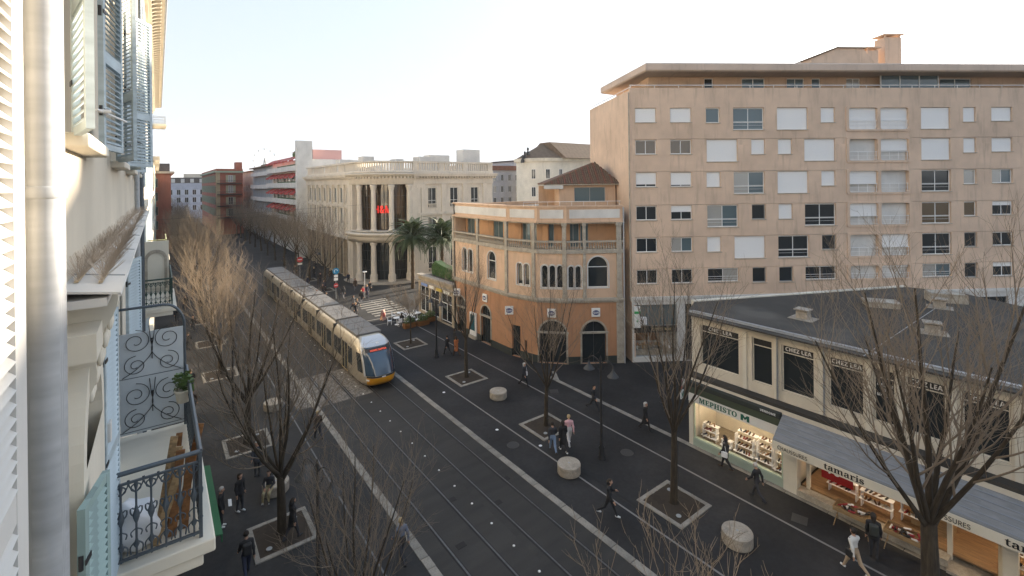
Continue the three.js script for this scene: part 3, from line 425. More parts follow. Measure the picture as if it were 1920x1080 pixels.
// ---------------------------------------------------------------- low restaurant building with shoe shops
{
  const B = thing('restaurant_building', 'low cream two-storey restaurant building with grey flat roof above shoe shops', 'building', 24.2, 0, 15.4, -Math.PI / 2);
  // local x = distance towards the viewer from the far corner, local z = out over the pavement
  const len = 27, back = -.42, zx = (Z) => 15.4 - Z, pxZ = [[14.95, 12.75], [12.05, 11.05], [10.6, 9.15], [8.55, 7.2], [6.85, 6.1], [5.75, 4.5], [4.05, 2.75], [2.35, 1.0], [.6, -.4], [-.8, -2.2]];
  const holes = pxZ.map(([a, b]) => [zx(a), zx(b), 4.55, 6.85]);
  M('upper_wall', [wallG(0, len, 4.02, 7.15, holes, .3, back)], MT.cream, B);
  M('frieze', [bx(-.05, len, 7.15, 7.42, back - .35, back + .08), bx(-.1, len, 7.05, 7.15, back - .3, back + .05)], MT.cream, B);
  const end = M('end_wall', [bx(-2.7, 0, .0, 7.4, -.3, 0)], MT.creamLight, B); end.rotation.y = -Math.PI / 2 - Math.atan2(1.2, 2.4) + Math.PI; end.position.set(.0, 0, back); end.rotation.y = turnOf([26.6, 16.6], [24.3, 15.42]) + Math.PI / 2;
  M('interior_wall', [bx(.4, len, .1, 7.2, -4.6, -4.4)], MT.whiteMat, B); M('upper_floor', [bx(.35, len, 3.86, 4.0, -4.4, back - .3)], MT.woodBrown, B);
  M('gutter', [bx(-.1, len, 7.42, 7.5, back - .2, back + .2), bx(-.1, len, 7.5, 7.56, back + .14, back + .2), rod([-.1, 7.47, back + .16], [len, 7.47, back + .16], .06)], MT.zinc, B);
  for (let i = 0; i < 13; i++) M('gutter_clip', cached('gclip', () => ready([bx(-.02, .02, 0, .1, -.05, .09)])), MT.zinc, B).position.set(.6 + i * 2.05, 7.46, back + .16);
  const letters = ready([text('CHEZ LEA', .3, .02)]);
  pxZ.forEach(([a, b], i) => {
    const w = a - b, wide = w > 1.1, f = windowPart(B, w - .01, 2.29, zx(a) + .005, 4.555, back - .14, { hs: [.83], gm: MT.glass, fm: MT.creamLight, fw: .05 });
    M('sign_panel', [bx(.05, w - .06, 1.94, 2.24, .0, .012)], MT.black, f);
    if (wide) { const t = M('lettering', cached(`cl${w.toFixed(1)}`, () => ready([text('CHEZ LEA', .19, .012, 'droid_sans_bold', Math.min(w * .8, 1.35))])), MT.white, f); t.position.set(w / 2, 2.0, .013); }
    if (i === 4) ['CUISINE', 'DU', 'MARCHÉ'].forEach((s, k) => { const t = M('lettering', [text(s, .12, .01, 'droid_sans_bold', s.length > 3 ? .55 : .16)], MT.white, f); t.position.set(w / 2, 1.55 - k * .22, .006); });
  });
  // pilaster strips between the windows
  for (const Z of [12.4, 10.83, 8.85, 8.72 - 1.7, 5.93, 4.28, 2.55]) M('pilaster', [bx(zx(Z) - .1, zx(Z) + .1, 4.05, 7.05, back, back + .07)], MT.creamLight, B);
  for (const Z of [10.75, 8.7]) M('downpipe', [cy(zx(Z), 4.1, 7.4, back + .12, .04, .04, 8)], MT.zinc, B);
  // shop canopy roof projecting over the pavement
  M('canopy_roof', [bx(-.02, len, 3.86, 4.02, back - .1, .12)], MT.roofGrey, B);
  M('canopy_edge', [bx(-.03, len, 3.62, 3.86, -.3, .14)], MT.cream, B);
  // roof surface: wedge plan
  const rp = [[24.0, 15.45], [26.7, 16.6], [41.6, 9.6], [42.2, 7.0], [40.0, 3.4], [38.6, -12], [24.0, -12]];
  const roof = M('flat_roof', [prism(rp.map(([X, Z]) => [X - 24.2, Z - 15.4]), 7.36, 7.44)], MT.roofGrey, B); roof.rotation.y = Math.PI / 2; roof.position.set(0, 0, 0);
  const back2 = M('rear_wall', [(() => { const L = Math.hypot(14.9, 7), g = bx(0, 16.5, 0, 7.5, -.3, 0); return g; })()], MT.creamLight, B); back2.rotation.y = turnOf([26.7, 16.6], [41.6, 9.6]) + Math.PI / 2; back2.position.set(15.4 - 16.6, 0, -(26.7 - 24.2)); back2.translateZ(-.02);
  const put = (m, X, Z, y = 7.44, turn = 0) => { m.position.set(15.4 - Z, y, -(X - 24.2)); m.rotation.y = turn; return m; };
  const vent = () => [bx(-.28, .28, 0, .42, -.25, .25), bx(-.36, .36, .48, .54, -.32, .32), bx(-.05, .05, .42, .48, -.2, .2), bx(-.6, .6, 0, .03, -.5, .5)];
  put(M('roof_vent', vent(), MT.stone, B), 28.0, 10.9); put(M('roof_vent', vent(), MT.stone, B), 30.2, 6.0, 7.44, .3); put(M('roof_vent', vent(), MT.stone, B), 36.4, 6.9, 7.44, .2);
  put(M('skylight', [bx(-.8, .8, 0, .28, -.5, .5), bx(-.85, .85, .28, .34, -.55, .55)], MT.trim, B), 34.2, 9.1, 7.44, .5);
  put(M('skylight', [bx(-.9, .9, 0, .5, -.5, .5), bx(-.85, .85, .5, .56, -.55, .55)], MT.trim, B), 38.5, 7.0, 7.44, .5);
  put(M('roof_seam', [bx(-.02, .02, 0, .012, -20, 1)], MT.zinc, B), 25, 7); put(M('roof_seam', [bx(-.02, .02, 0, .012, -20, 1)], MT.zinc, B), 25, 1.5);
  // ---- shop fronts: far shop (green lettering)
  const X1 = 5.05;
  for (const q of [[-.02, .22, .06], [X1, X1 + .62, .1], [12.46, 12.85, .06], [14.6, 15.0, .06]]) M('pier', [bx(q[0], q[1], 0, 3.6, -.3, q[2])], MT.creamLight, B);
  M('awning_box', [bx(.0, X1, 3.5, 3.72, .1, .42), bx(0, X1, 3.42, 3.5, .12, .3)], MT.charcoal, B);
  const sl = M('rolled_awning', [(() => { const s = new THREE.Shape(); s.moveTo(.06, 3.42); s.lineTo(.3, 3.42); s.lineTo(.14, 2.98); s.lineTo(.06, 2.98); s.closePath(); const g = extr(s, X1 - .04, 0); g.rotateY(-Math.PI / 2); g.translate(X1 - .04, 0, 0); return g; })()], mat(.09, .115, .085, .85), B);
  { const fx = M('name_board', [bx(.02, X1 + .1, 2.52, 2.98, -.05, .16)], MT.white, B); const g = mat(.01, .11, .075, .5); M('lettering', [text('MEPHISTO', .27, .02, 'droid_serif_bold', 2.15)], g, fx).position.set(1.75, 2.62, .162);
    M('logo_mark', [(() => { const s = new THREE.Shape(); [[-.22, -.14], [-.22, .16], [-.1, .16], [0, .04], [.1, .16], [.22, .16], [.22, -.14], [.1, -.14], [.1, .02], [0, -.08], [-.1, .02], [-.1, -.14]].forEach(([x, y], i) => i ? s.lineTo(x, y) : s.moveTo(x, y)); return extr(s, .02, 0); })()], g, fx).position.set(3.25, 2.74, .162); }
  M('awning_lettering', [text('VENDOME', .11, .01)], MT.white, B).position.set(4.5, 3.56, .424);
  const shopGlass = (x0, x1, y0, y1) => { const f = M('shop_window', frameG(x0, x1, y0, y1, .06, -.06, .02, [], []), mat(.42, .50, .40, .5), B); M('display_glass', [bx(x0 + .04, x1 - .04, y0 + .04, y1 - .04, -.03, -.022)], MT.glassClear, f); return f; };
  shopGlass(.26, X1 - .04, .42, 2.5);
  M('stall_riser', [bx(.2, X1, 0, .42, -.3, .05)], mat(.34, .40, .33, .6), B);
  M('shop_floor', [bx(.2, X1 + .1, .3, .4, -3.4, -.06)], mat(.34, .30, .24, .6, { map: TX.stone }), B);
  M('shop_ceiling', [bx(.2, len, 3.0, 3.1, -3.4, -.1)], MT.creamLight, B);
  M('shop_back_wall', [bx(.2, X1, .4, 3.0, -2.5, -2.4)], MT.creamLight, B);
  M('party_wall', [bx(X1 + .1, X1 + .3, .0, 3.6, -3.4, -.3)], MT.creamLight, B);
  M('end_display_wall', [bx(.02, .2, 0, 3.6, -3.4, -.3)], MT.creamLight, B);
}
const shoeG = (() => { // low shoe: lofted sole and upper
  const pr = [[-.13, .03, .085], [-.11, .036, .095], [-.06, .034, .085], [0, .036, .062], [.06, .042, .045], [.11, .036, .035], [.135, .012, .02]], pos = [], idx = [];
  pr.forEach(([x, w, h]) => { for (const [a, b] of [[-1, 0], [-.92, .55], [-.45, 1], [.45, 1], [.92, .55], [1, 0]]) pos.push(x, b * h + .004, a * w); });
  for (let i = 0; i + 1 < pr.length; i++) for (let k = 0; k < 6; k++) { const a = i * 6 + k, b = i * 6 + (k + 1) % 6; idx.push(a, b, a + 6, b, b + 6, a + 6); }
  const g = new THREE.BufferGeometry(); g.setAttribute('position', new THREE.Float32BufferAttribute(pos, 3)); g.setIndex(idx); g.computeVertexNormals(); return ready([g]);
})();
{ // display stands and shoes inside the windows; each shoe is its own thing. World: avenue face at X = 24.2
  const shoeM = [MT.black, MT.woodBrown, mat(.10, .05, .03, .5), mat(.04, .05, .09, .5), mat(.45, .36, .26, .6), mat(.25, .03, .03, .5)], white = MT.plasticW;
  let n = 0, n2 = 0; const r = rng(31), ord = ['at the far end', 'second from the far end', 'in the middle', 'fourth along', 'nearest the pale pier', 'beside the poster', 'second from the poster', 'by the doorway', 'beyond the doorway', 'at the near end'];
  const stand = (X, Z, w, levels, shop) => {
    const s = thing('shoe_stand', `white stepped display stand ${ord[n2++]} ${shop}`, 'display stand', X, .4, Z, 0, 'shoe display stands');
    levels.forEach(([y, dx]) => M('shelf', [rbx(-.16 + dx, .16 + dx, y - .03, y, -w / 2, w / 2, .01, 1)], white, s));
    M('support', [bx(-.05, .25, 0, levels[levels.length - 1][0] - .04, -w / 2 + .05, -w / 2 + .08), bx(-.05, .25, 0, levels[levels.length - 1][0] - .04, w / 2 - .08, w / 2 - .05)], white, s);
    levels.forEach(([y, dx]) => { const k = Math.max(2, Math.floor(w / .2)); for (let i = 0; i < k; i++) { const q = M('shoe', shoeG, shoeM[Math.floor(r() * 6)]); q.position.set(X + dx + rr(-.03, .03, r), .4 + y + .001, -(Z - w / 2 + .2 + (i + .2 + .5 * r()) * (w - .3) / k)); q.rotation.y = Math.PI + rr(-.6, .6, r); tagMesh(q, `shoe on a white stand ${shop}`, 'shoe', 'shoes ' + shop); n++; } });
  };
  const a = 'in the green-lettered shoe shop window';
  stand(24.7, 14.5, .9, [[.2, 0], [.5, .1], [.8, .2]], a); stand(24.65, 13.5, .6, [[.15, 0], [.4, .14]], a);
  stand(24.7, 12.55, 1.05, [[.15, 0], [.45, .15], [.75, .3], [1.05, .45]], a); stand(24.7, 11.5, .9, [[.2, 0], [.5, .15], [.8, .3], [1.1, .45]], a); stand(24.65, 10.72, .6, [[.15, 0], [.5, .15], [.85, .3], [1.15, .45]], a);
  const b = 'in the red-postered shoe shop';
  stand(25.1, 8.2, 1.2, [[.4, 0], [.75, .12]], b); stand(25.0, 6.9, 1.2, [[.4, 0], [.7, .12]], b); stand(25.3, 5.6, 1.1, [[.4, 0], [.8, .12]], b); stand(25.0, 2.2, 1.2, [[.4, 0], [.8, .12]], b); stand(25.0, .8, 1.2, [[.4, 0], [.8, .12]], b);
}
{ // second shop: grey canopy, pale fascia with script lettering
  const B = scene.getObjectByName('restaurant_building'), x0 = 5.05, x1 = 27;
  const can = M('shop_canopy', [(() => { const s = new THREE.Shape(); s.moveTo(.12, 3.66); s.lineTo(.22, 3.66); s.lineTo(1.25, 2.86); s.lineTo(1.25, 2.8); s.lineTo(.12, 2.8); s.closePath(); const g = extr(s, x1 - x0 - .1, 0); g.rotateY(-Math.PI / 2); g.translate(x1 - .05, 0, 0); return g; })()], mat(.27, .275, .285, .75, { map: TX.metal }), B);
  for (let i = 0; i < 5; i++) M('canopy_rib', [(() => { const g = bx(0, x1 - x0 - .1, -.012, .012, -.022, .022); g.rotateX(.66); g.translate(x0 + .05, 3.575 - i * .165, .34 + i * .212); return g; })()], mat(.22, .235, .26, .6), can);
  const fas = M('fascia', [bx(x0 + .02, x1, 2.42, 2.8, 1.18, 1.28)], MT.creamLight, B);
  const ink = mat(.012, .012, .014, .5);
  for (const [s, x, w, f, size] of [['CHAUSSURES', 5.95, 1.25, 'droid_sans_regular', .17], ['tamaris', 7.95, 1.45, 'droid_serif_bold', .25], ['CHAUSSURES', 11.2, 1.25, 'droid_sans_regular', .17], ['tamaris', 13.4, 1.45, 'droid_serif_bold', .25], ['CHAUSSURES', 16.6, 1.25, 'droid_sans_regular', .17]]) M('lettering', [text(s, size, .015, f, w)], ink, fas).position.set(x, 2.5, 1.282);
  M('shop_sill', [bx(x0 + .6, 11.0, 0, .3, -.4, .12)], MT.trim, B);
  M('doorstep', [bx(11.0, 12.3, 0, .12, -1.6, .4)], MT.stone, B);
  M('shop_floor', [bx(5.7, len2(), .3, .38, -3.2, -.4)], mat(.36, .25, .16, .5, { map: TX.wood }), B);
  M('shop_back_wall', [bx(5.7, x1, .3, 3.0, -3.3, -3.2)], mat(.42, .25, .14, .8), B);
  const ps = M('sale_poster', [bx(6.5, 7.75, 1.1, 2.4, -.5, -.48)], mat(.42, .02, .02, .5), B);
  M('poster_print', [text('%', .5, .006)], MT.white, ps).position.set(6.95, 1.4, -.479); M('poster_print', [text('70', .28, .006)], MT.white, ps).position.set(7.4, 1.75, -.479);
  for (const q of [5.9, 10.9, 12.3]) M('shop_post', [bx(q, q + .15, .12, 2.8, -.5, -.35)], MT.creamLight, B);
  M('counter', [bx(9.6, 10.9, .3, 1.2, -2.0, -1.2)], MT.woodPale, B);
  // warm ceiling lamps that light the shops
  for (const [x, z] of [[1.2, -.9], [2.7, -.9], [4.2, -.9], [7.0, -1.2], [9.2, -1.2], [11.6, -1.4], [14, -1.2], [16.5, -1.2]]) {
    const lm = M('ceiling_lamp', [cy(0, -.04, 0, 0, .12, .12, 14)], new THREE.MeshStandardMaterial({ color: 0xffffff, emissive: new THREE.Color(1, .8, .55), emissiveIntensity: .6 }), B); lm.position.set(x, 2.99, z);
    const pl = new THREE.PointLight(new THREE.Color(1, .80, .56), 1.0, 0, 2); pl.position.set(x, 2.86, z); pl.shadow.radius = 4; pl.castShadow = true; B.add(pl); pl.name = 'lamp_light';
  }
  function len2() { return x1; }
}
{ // trestle baskets of slippers on the pavement
  const r = rng(14);
  [[23.6, 7.35, 'under the fascia with a dark pile'], [23.7, 5.6, 'beside the shop doorway']].forEach(([X, Z, w]) => {
    const t = thing('trestle_basket', `wooden trestle basket of shoes ${w}`, 'display table', X, 0, Z, .05);
    M('tray', [bx(-.35, .35, .72, .76, -.6, .6), bx(-.37, -.35, .72, .9, -.6, .6), bx(.35, .37, .72, .9, -.6, .6), bx(-.37, .37, .72, .9, -.62, -.6), bx(-.37, .37, .72, .9, .6, .62)], MT.woodPale, t);
    for (const [a, b] of [[-.3, -.5], [.3, -.5], [-.3, .5], [.3, .5]]) M('leg', [rod([a, 0, b + Math.sign(b) * .12], [-a * .6, .74, b], .018)], MT.woodPale, t);
    for (let i = 0; i < 22; i++) { const q = M('shoe', shoeG, [MT.black, mat(.3, .02, .03, .6), MT.plasticW, mat(.2, .1, .05, .6)][i % 4]); q.position.set(X + rr(-.25, .25, r), .77 + .04 * r() + (i > 11 ? .07 : 0), -(Z + rr(-.5, .5, r))); q.rotation.set(rr(-.2, .2, r), rr(0, 6, r), rr(-.2, .2, r)); tagMesh(q, `shoe heaped in the trestle basket ${w}`, 'shoe', 'shoes in the trestle basket ' + w); }
  });
}

{ // blade signs on the far corner pillar
  const s = thing('corner_signs', 'cluster of small white and red blade signs on the far corner pillar', 'sign', 24.05, 0, 15.55, .2); M('bracket', [rod([0, 3.9, 0], [-.75, 3.9, 0], .018), rod([0, 3.3, 0], [-.7, 3.3, 0], .015)], MT.iron, s);
  M('round_sign', [(() => { const g = new THREE.CylinderGeometry(.24, .24, .06, 20); g.rotateX(Math.PI / 2); g.translate(-.45, 3.6, 0); return g; })()], MT.white, s); M('red_sign', [rbx(-.78, -.55, 3.35, 3.85, -.03, .03, .02, 1)], mat(.45, .05, .05, .5), s); M('square_sign', [rbx(-.75, -.35, 2.75, 3.2, -.03, .03, .02, 1)], MT.white, s); M('print', [text('M', .28, .01, 'droid_serif_bold')], mat(.01, .11, .075, .5), s).position.set(-.55, 2.84, .031);
}

// ---------------------------------------------------------------- classical corner store with columns
{
  const C = thing('classical_store', 'white classical corner store with tall columns, round portico and roof balustrade', 'building', 31, 0, 74);
  const left = (m) => { m.position.set(24.4 - 31, 0, -(102 - 74)); m.rotation.y = -Math.PI / 2; return m; }, right = (m) => { m.position.set(0, 0, 6.7); return m; };
  const Lw = 27.2, Rw = 15.6, P0 = -98 * D2R, PL = 112 * D2R;
  const ring = (pts, n = 40) => new THREE.LatheGeometry(pts.map(([x, y]) => new THREE.Vector2(x, y)), n, P0, PL);
  // left wing
  const lh = []; for (let i = 0; i < 8; i++) { const x = .9 + i * 3.3; for (const [a, b] of [[.45, 2.3]]) { lh.push([x + a, x + b, 8.5, 11.1]); lh.push([x + a, x + b, 12.0, 14.5]); } }
  left(M('left_wall', [wallG(0, Lw, 6.3, 15.0, lh, .4, -.2)], MT.hm, C));
  const gh = []; for (let i = 0; i < 8; i++) gh.push([1.2 + i * 3.3, 3.4 + i * 3.3, .02, 5.6]);
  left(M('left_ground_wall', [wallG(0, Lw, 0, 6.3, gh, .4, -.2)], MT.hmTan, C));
  for (const h of gh) { const w = left(windowPart(C, 2.19, 5.57, 0, 0, 0, { fm: MT.frameD, gm: MT.glass, vs: [.5], hs: [.62], name: 'shop_window' })); w.translateX(h[0]); w.translateY(.03); w.translateZ(-.42); }
  for (const h of lh) { const w = left(windowPart(C, h[1] - h[0] - .01, h[3] - h[2] - .01, 0, 0, 0, { fm: MT.frameG, gm: MT.glassBlue, vs: [.5] })); w.translateX(h[0]); w.translateY(h[2]); w.translateZ(-.42); }
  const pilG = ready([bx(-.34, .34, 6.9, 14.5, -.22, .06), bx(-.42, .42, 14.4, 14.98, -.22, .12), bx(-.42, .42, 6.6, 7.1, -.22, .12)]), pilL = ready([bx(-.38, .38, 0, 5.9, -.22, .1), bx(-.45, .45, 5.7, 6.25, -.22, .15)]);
  for (let i = 0; i < 9; i++) { const p = left(M('pilaster', pilG, MT.hm, C)); p.translateX(.6 + i * 3.27); const q = left(M('pilaster', pilL, MT.hmTan, C)); q.translateX(.6 + i * 3.27); }
  left(M('string_course', [bx(0, Lw, 6.25, 6.62, -.3, .3), bx(0, Lw, 11.3, 11.75, -.22, .0)], MT.hm, C));
  left(M('entablature', [bx(-.1, Lw, 15.0, 15.9, -.4, .12), bx(-.2, Lw, 16.2, 16.5, -.5, .7), bx(-.2, Lw, 16.5, 16.72, -.5, .85)], MT.hm, C));
  left(M('parapet', [bx(0, Lw, 16.72, 17.1, -.5, .1), bx(0, Lw, 18.3, 18.6, -.4, .1)], MT.hm, C));
  // right wing
  const rh = [[3.2, 4.7, 11.2, 14.4], [7.2, 8.7, 11.2, 14.4], [11.2, 12.7, 11.2, 14.4], [3.2, 4.7, 6.9, 9.7], [7.2, 8.7, 6.9, 9.7], [11.2, 12.7, 6.9, 9.7], [3.2, 4.7, 1, 5], [7.2, 8.7, 1, 5], [11.2, 12.7, 1, 5]];
  right(M('right_wall', [wallG(1.2, Rw, 0, 15.0, rh, .4, -.1)], MT.hm, C));
  right(M('end_wall', [bx(Rw - .4, Rw, 0, 18.5, -16, -.52)], MT.hm, C));
  for (const h of rh) { const w = right(windowPart(C, 1.49, h[3] - h[2] - .01, 0, 0, 0, { fm: MT.frameW, gm: MT.glass, vs: [.5], hs: [.36] })); w.translateX(h[0]); w.translateY(h[2]); w.translateZ(-.3); const b = right(M('window_balustrade', [bx(h[0] - .1, h[1] + .1, h[2] + .55, h[2] + .66, -.06, .1), ...Array.from({ length: 7 }, (_, k) => bx(h[0] + .1 + k * .2, h[0] + .18 + k * .2, h[2] + .05, h[2] + .55, -.02, .06))], MT.hm, C)); }
  for (const x of [1.5, 2.3, 5.9, 9.9, 13.9]) right(M('pilaster', pilG, MT.hm, C)).translateX(x);
  right(M('string_course', [bx(1.2, Rw, 6.25, 6.62, -.3, .3), bx(1.2, Rw, 10.1, 10.5, -.1, .15)], MT.hm, C));
  right(M('entablature', [bx(.6, Rw, 15.0, 15.9, -.4, .12), bx(.5, Rw + .5, 16.2, 16.5, -.5, .7), bx(.5, Rw + .6, 16.5, 16.72, -.5, .85)], MT.hm, C));
  right(M('parapet', [bx(.6, Rw, 16.72, 17.1, -.5, .1), bx(.6, Rw, 18.3, 18.6, -.4, .1)], MT.hm, C));
  // round portico
  M('portico_entablature', [ring([[6.2, 15], [6.85, 15], [6.85, 15.9], [7.0, 16.2], [7.4, 16.2], [7.4, 16.5], [7.55, 16.5], [7.55, 16.72], [6.2, 16.72]])], MT.hm, C);
  M('portico_parapet', [ring([[6.2, 16.72], [6.8, 16.72], [6.8, 17.1], [6.4, 17.1]]), ring([[6.3, 18.3], [6.8, 18.3], [6.8, 18.6], [6.3, 18.6], [6.3, 18.3]])], MT.hm, C);
  M('podium_entablature', [ring([[5.5, 6.2], [7.1, 6.2], [7.1, 6.9], [7.25, 7.1], [7.55, 7.3], [7.6, 7.55], [7.4, 7.62], [5.5, 7.7]])], MT.hm, C);
  M('podium_ledge', [ring([[5.5, 7.7], [6.9, 7.7], [6.9, 7.95], [5.5, 7.95]])], MT.hm, C);
  M('portico_step', [ring([[5, .2], [7.8, .2], [7.8, 0]]), ring([[5, .3], [7.4, .3], [7.4, .2]])], MT.stone, C);
  M('portico_roof', [prism([[-6.5, -1], [-6.2, 2], [-4.6, 4.6], [-2, 6.2], [1, 6.5], [15, 6], [15, -10], [-6, -27], [-6.5, -27]].map(([a, b]) => [a, -b]), 16.6, 16.9)], MT.roofGrey, C);
  const colG = ready([lathe([[.5, 0], [.5, .15], [.42, .25], [.4, .35], [.4, 2.4], [.35, 6.1], [.42, 6.3], [.42, 6.4], [.52, 6.7], [.52, 7.0], [0, 7.0]], 18)]), colB = ready([lathe([[.58, 0], [.58, 1.0], [.5, 1.1], [.44, 1.3], [.43, 3], [.38, 5.4], [.5, 5.6], [.55, 5.85], [.55, 6.0], [0, 6.0]], 18)]);
  for (const a of [18, 42, 66, 90]) { const s = Math.sin(a * D2R), c = Math.cos(a * D2R); M('column', colG, MT.hm, C).position.set(-6.5 * c, 7.97, 6.5 * s); M('lower_column', colB, MT.hm, C).position.set(-6.6 * c, .25, 6.6 * s); }
  M('corner_pier', [bx(-6.9, -5.9, 0, 15, -1.6, -.2), bx(-6.8, -5.9, 0, 15, -.2, .5)], MT.hm, C); M('corner_pier', [bx(-.1, 1.4, 0, 15, 5.9, 6.78)], MT.hm, C);
  const brown = phys(.055, .034, .018, .05, { clearcoat: 1 }), cur = (r0, y0, y1, a0, a1) => { const g = new THREE.LatheGeometry([new THREE.Vector2(r0, y0), new THREE.Vector2(r0, y1)], 5, (a0 - 90) * D2R, (a1 - a0) * D2R); return g; };
  [[-4, 18], [18, 42], [42, 66], [66, 96]].forEach(([a, b]) => { for (const [y0, y1, m] of [[7.95, 15, brown], [.3, 6.2, MT.glass]]) { const f = M('glazed_bay', [...[0, .25, .5, .75, 1].map((t) => { const q = (a + (b - a) * t) * D2R; return bx(-5.45 * Math.cos(q) - .03, -5.45 * Math.cos(q) + .03, y0, y1, 5.45 * Math.sin(q) - .03, 5.45 * Math.sin(q) + .03); }), ...[.25, .5, .75].map((t) => cur(5.42, y0 + (y1 - y0) * t - .03, y0 + (y1 - y0) * t + .03, a, b))], MT.frameD, C); M('pane', [cur(5.38, y0, y1, a, b)], m, f); } });
  const red = new THREE.MeshStandardMaterial({ color: rgb(.8, .02, .015), roughness: .4, emissive: rgb(.9, .03, .02), emissiveIntensity: .15 });
  const sg = M('store_sign', [text('H&M', 1.15, .1, 'droid_sans_bold', 2.5)], red, C), sa = 53 * D2R; sg.position.set(-5.75 * Math.cos(sa), 10.6, 5.75 * Math.sin(sa)); sg.rotation.y = -(Math.PI / 2 - sa);
  // balusters of the roof parapet, and the row of dentils (too small to tell apart)
  const bl = []; for (let x = .3; x < Lw; x += .42) if (x % 4 > .6) bl.push(bx(x - .1, x + .1, 17.1, 18.3, -.25, -.05)); const ml = left(M('parapet_balusters', bl, MT.hm, C)); ml.userData.kind = 'stuff';
  const br = []; for (let x = .8; x < Rw; x += .42) br.push(bx(x - .1, x + .1, 17.1, 18.3, -.25, -.05)); for (const x of [1, 5.5, 10, 15]) br.push(bx(x - .4, x + .4, 17.1, 18.3, -.4, .05)); right(M('parapet_balusters', br, MT.hm, C)).userData.kind = 'stuff';
  const bp = []; for (let a = -6; a < 98; a += 3.4) { const q = a * D2R; bp.push(mv(rotY(bx(-.1, .1, 17.1, 18.3, -.1, .1), q), -6.55 * Math.cos(q), 0, 6.55 * Math.sin(q))); } M('parapet_balusters', bp, MT.hm, C).userData.kind = 'stuff';
  const dn = []; for (let x = .2; x < Lw; x += .5) dn.push(bx(x, x + .25, 15.92, 16.2, -.1, .5)); left(M('dentil_course', dn, MT.hm, C)).userData.kind = 'stuff';
  const dr = []; for (let x = .7; x < Rw + .4; x += .5) dr.push(bx(x, x + .25, 15.92, 16.2, -.1, .5)); right(M('dentil_course', dr, MT.hm, C)).userData.kind = 'stuff';
  const dp = []; for (let a = -6; a < 100; a += 4.2) { const q = a * D2R; dp.push(mv(rotY(bx(-.3, .3, 15.92, 16.2, -.12, .12), q), -7.0 * Math.cos(q), 0, 7.0 * Math.sin(q))); } M('dentil_course', dp, MT.hm, C).userData.kind = 'stuff';
  M('core', [prism([[-6.0, 27.9], [-6.0, .5], [-3.5, -2.5], [.5, -5.6], [14.8, -6.1], [14.8, 27.9]], .02, 16.6)], MT.whiteMat, C);
  for (const [x, z, w, h] of [[4, 2, 3, 1.2], [8, -2, 4, 1.8], [12, 3, 3.4, 2.6], [-2, -8, 2, 1.6], [-3, -18, 2.5, 1.5], [2, -3, 1.4, 1.0]]) M('roof_plant_room', [bx(x, x + w, 16.9, 18.4 + h, z - 2.5, z)], MT.whiteMat, C);
}

// ---------------------------------------------------------------- low shop with roof garden between the two corners
{
  const T = thing('terrace_shop', 'single storey shop row with a green hedge bed on its flat roof', 'building', 24.4, 0, 50.8, -Math.PI / 2);
  M('wall', [wallG(0, 8.3, 0, 4.3, [[.4, 2.6, .3, 3.2], [3.0, 5.0, .3, 3.2], [5.4, 7.8, .05, 3.2]], .3)], MT.hmTan, T);
  M('parapet', [bx(-.1, 8.35, 4.3, 4.5, -.5, .2), bx(-.1, 8.35, 3.7, 3.85, 0, .25)], MT.stone, T);
  M('back', [bx(0, 8.3, 0, 4.2, -9, -.9)], MT.whiteMat, T); M('roof', [bx(0, 8.3, 4.2, 4.32, -9, -.3)], MT.roofGrey, T); M('side_wall', [bx(-.02, .3, 0, 4.3, -9, -.3)], MT.hmTan, T);
  for (const [a, b] of [[.4, 2.6], [3.0, 5.0], [5.4, 7.8]]) { const f = M('shop_window', frameG(a, b, .3, 3.2, .07, -.2, -.12, [(a + b) / 2], [2.2]), MT.frameW, T); M('pane', [bx(a + .03, b - .03, .33, 3.17, -.17, -.16)], MT.glass, f); }
  const cols = [[.9, 1.5, mat(.2, .3, .6, .5)], [2.9, 1.1, MT.white], [4.6, 1.2, mat(.6, .45, .08, .5)], [6.2, 1.3, MT.white]];
  for (const [x, w, m] of cols) M('shop_sign', [rbx(x, x + w, 3.3, 3.68, .02, .12, .02, 1)], m, T);
  const bed = M('hedge_bed', [(() => { const s = new THREE.Shape(); s.moveTo(1, 4.32); s.lineTo(8.2, 4.32); s.lineTo(8.2, 5.6); s.quadraticCurveTo(4, 5.4, 1.6, 6.0); s.lineTo(.8, 5.2); s.closePath(); return extr(s, .9, -2.2); })()], MT.green, T);
  const r = rng(3), lf = []; for (let i = 0; i < 2600; i++) { const x = rr(.9, 8.2, r), y = 4.35 + r() * (1.35 - .3 * Math.sin((x - 1) / 7 * 3.1)), g = new THREE.PlaneGeometry(.12, .07); g.rotateX(rr(-1, 1, r)); g.rotateY(rr(0, 6, r)); g.translate(x, y + .03, rr(-2.25, -1.2, r)); lf.push(g); }
  M('hedge_leaves', lf, MT.leaf, bed).userData.kind = 'stuff';
  M('soil_bed', [bx(.5, 8.2, 4.32, 4.8, -5, -2.25)], MT.soil, T);
}

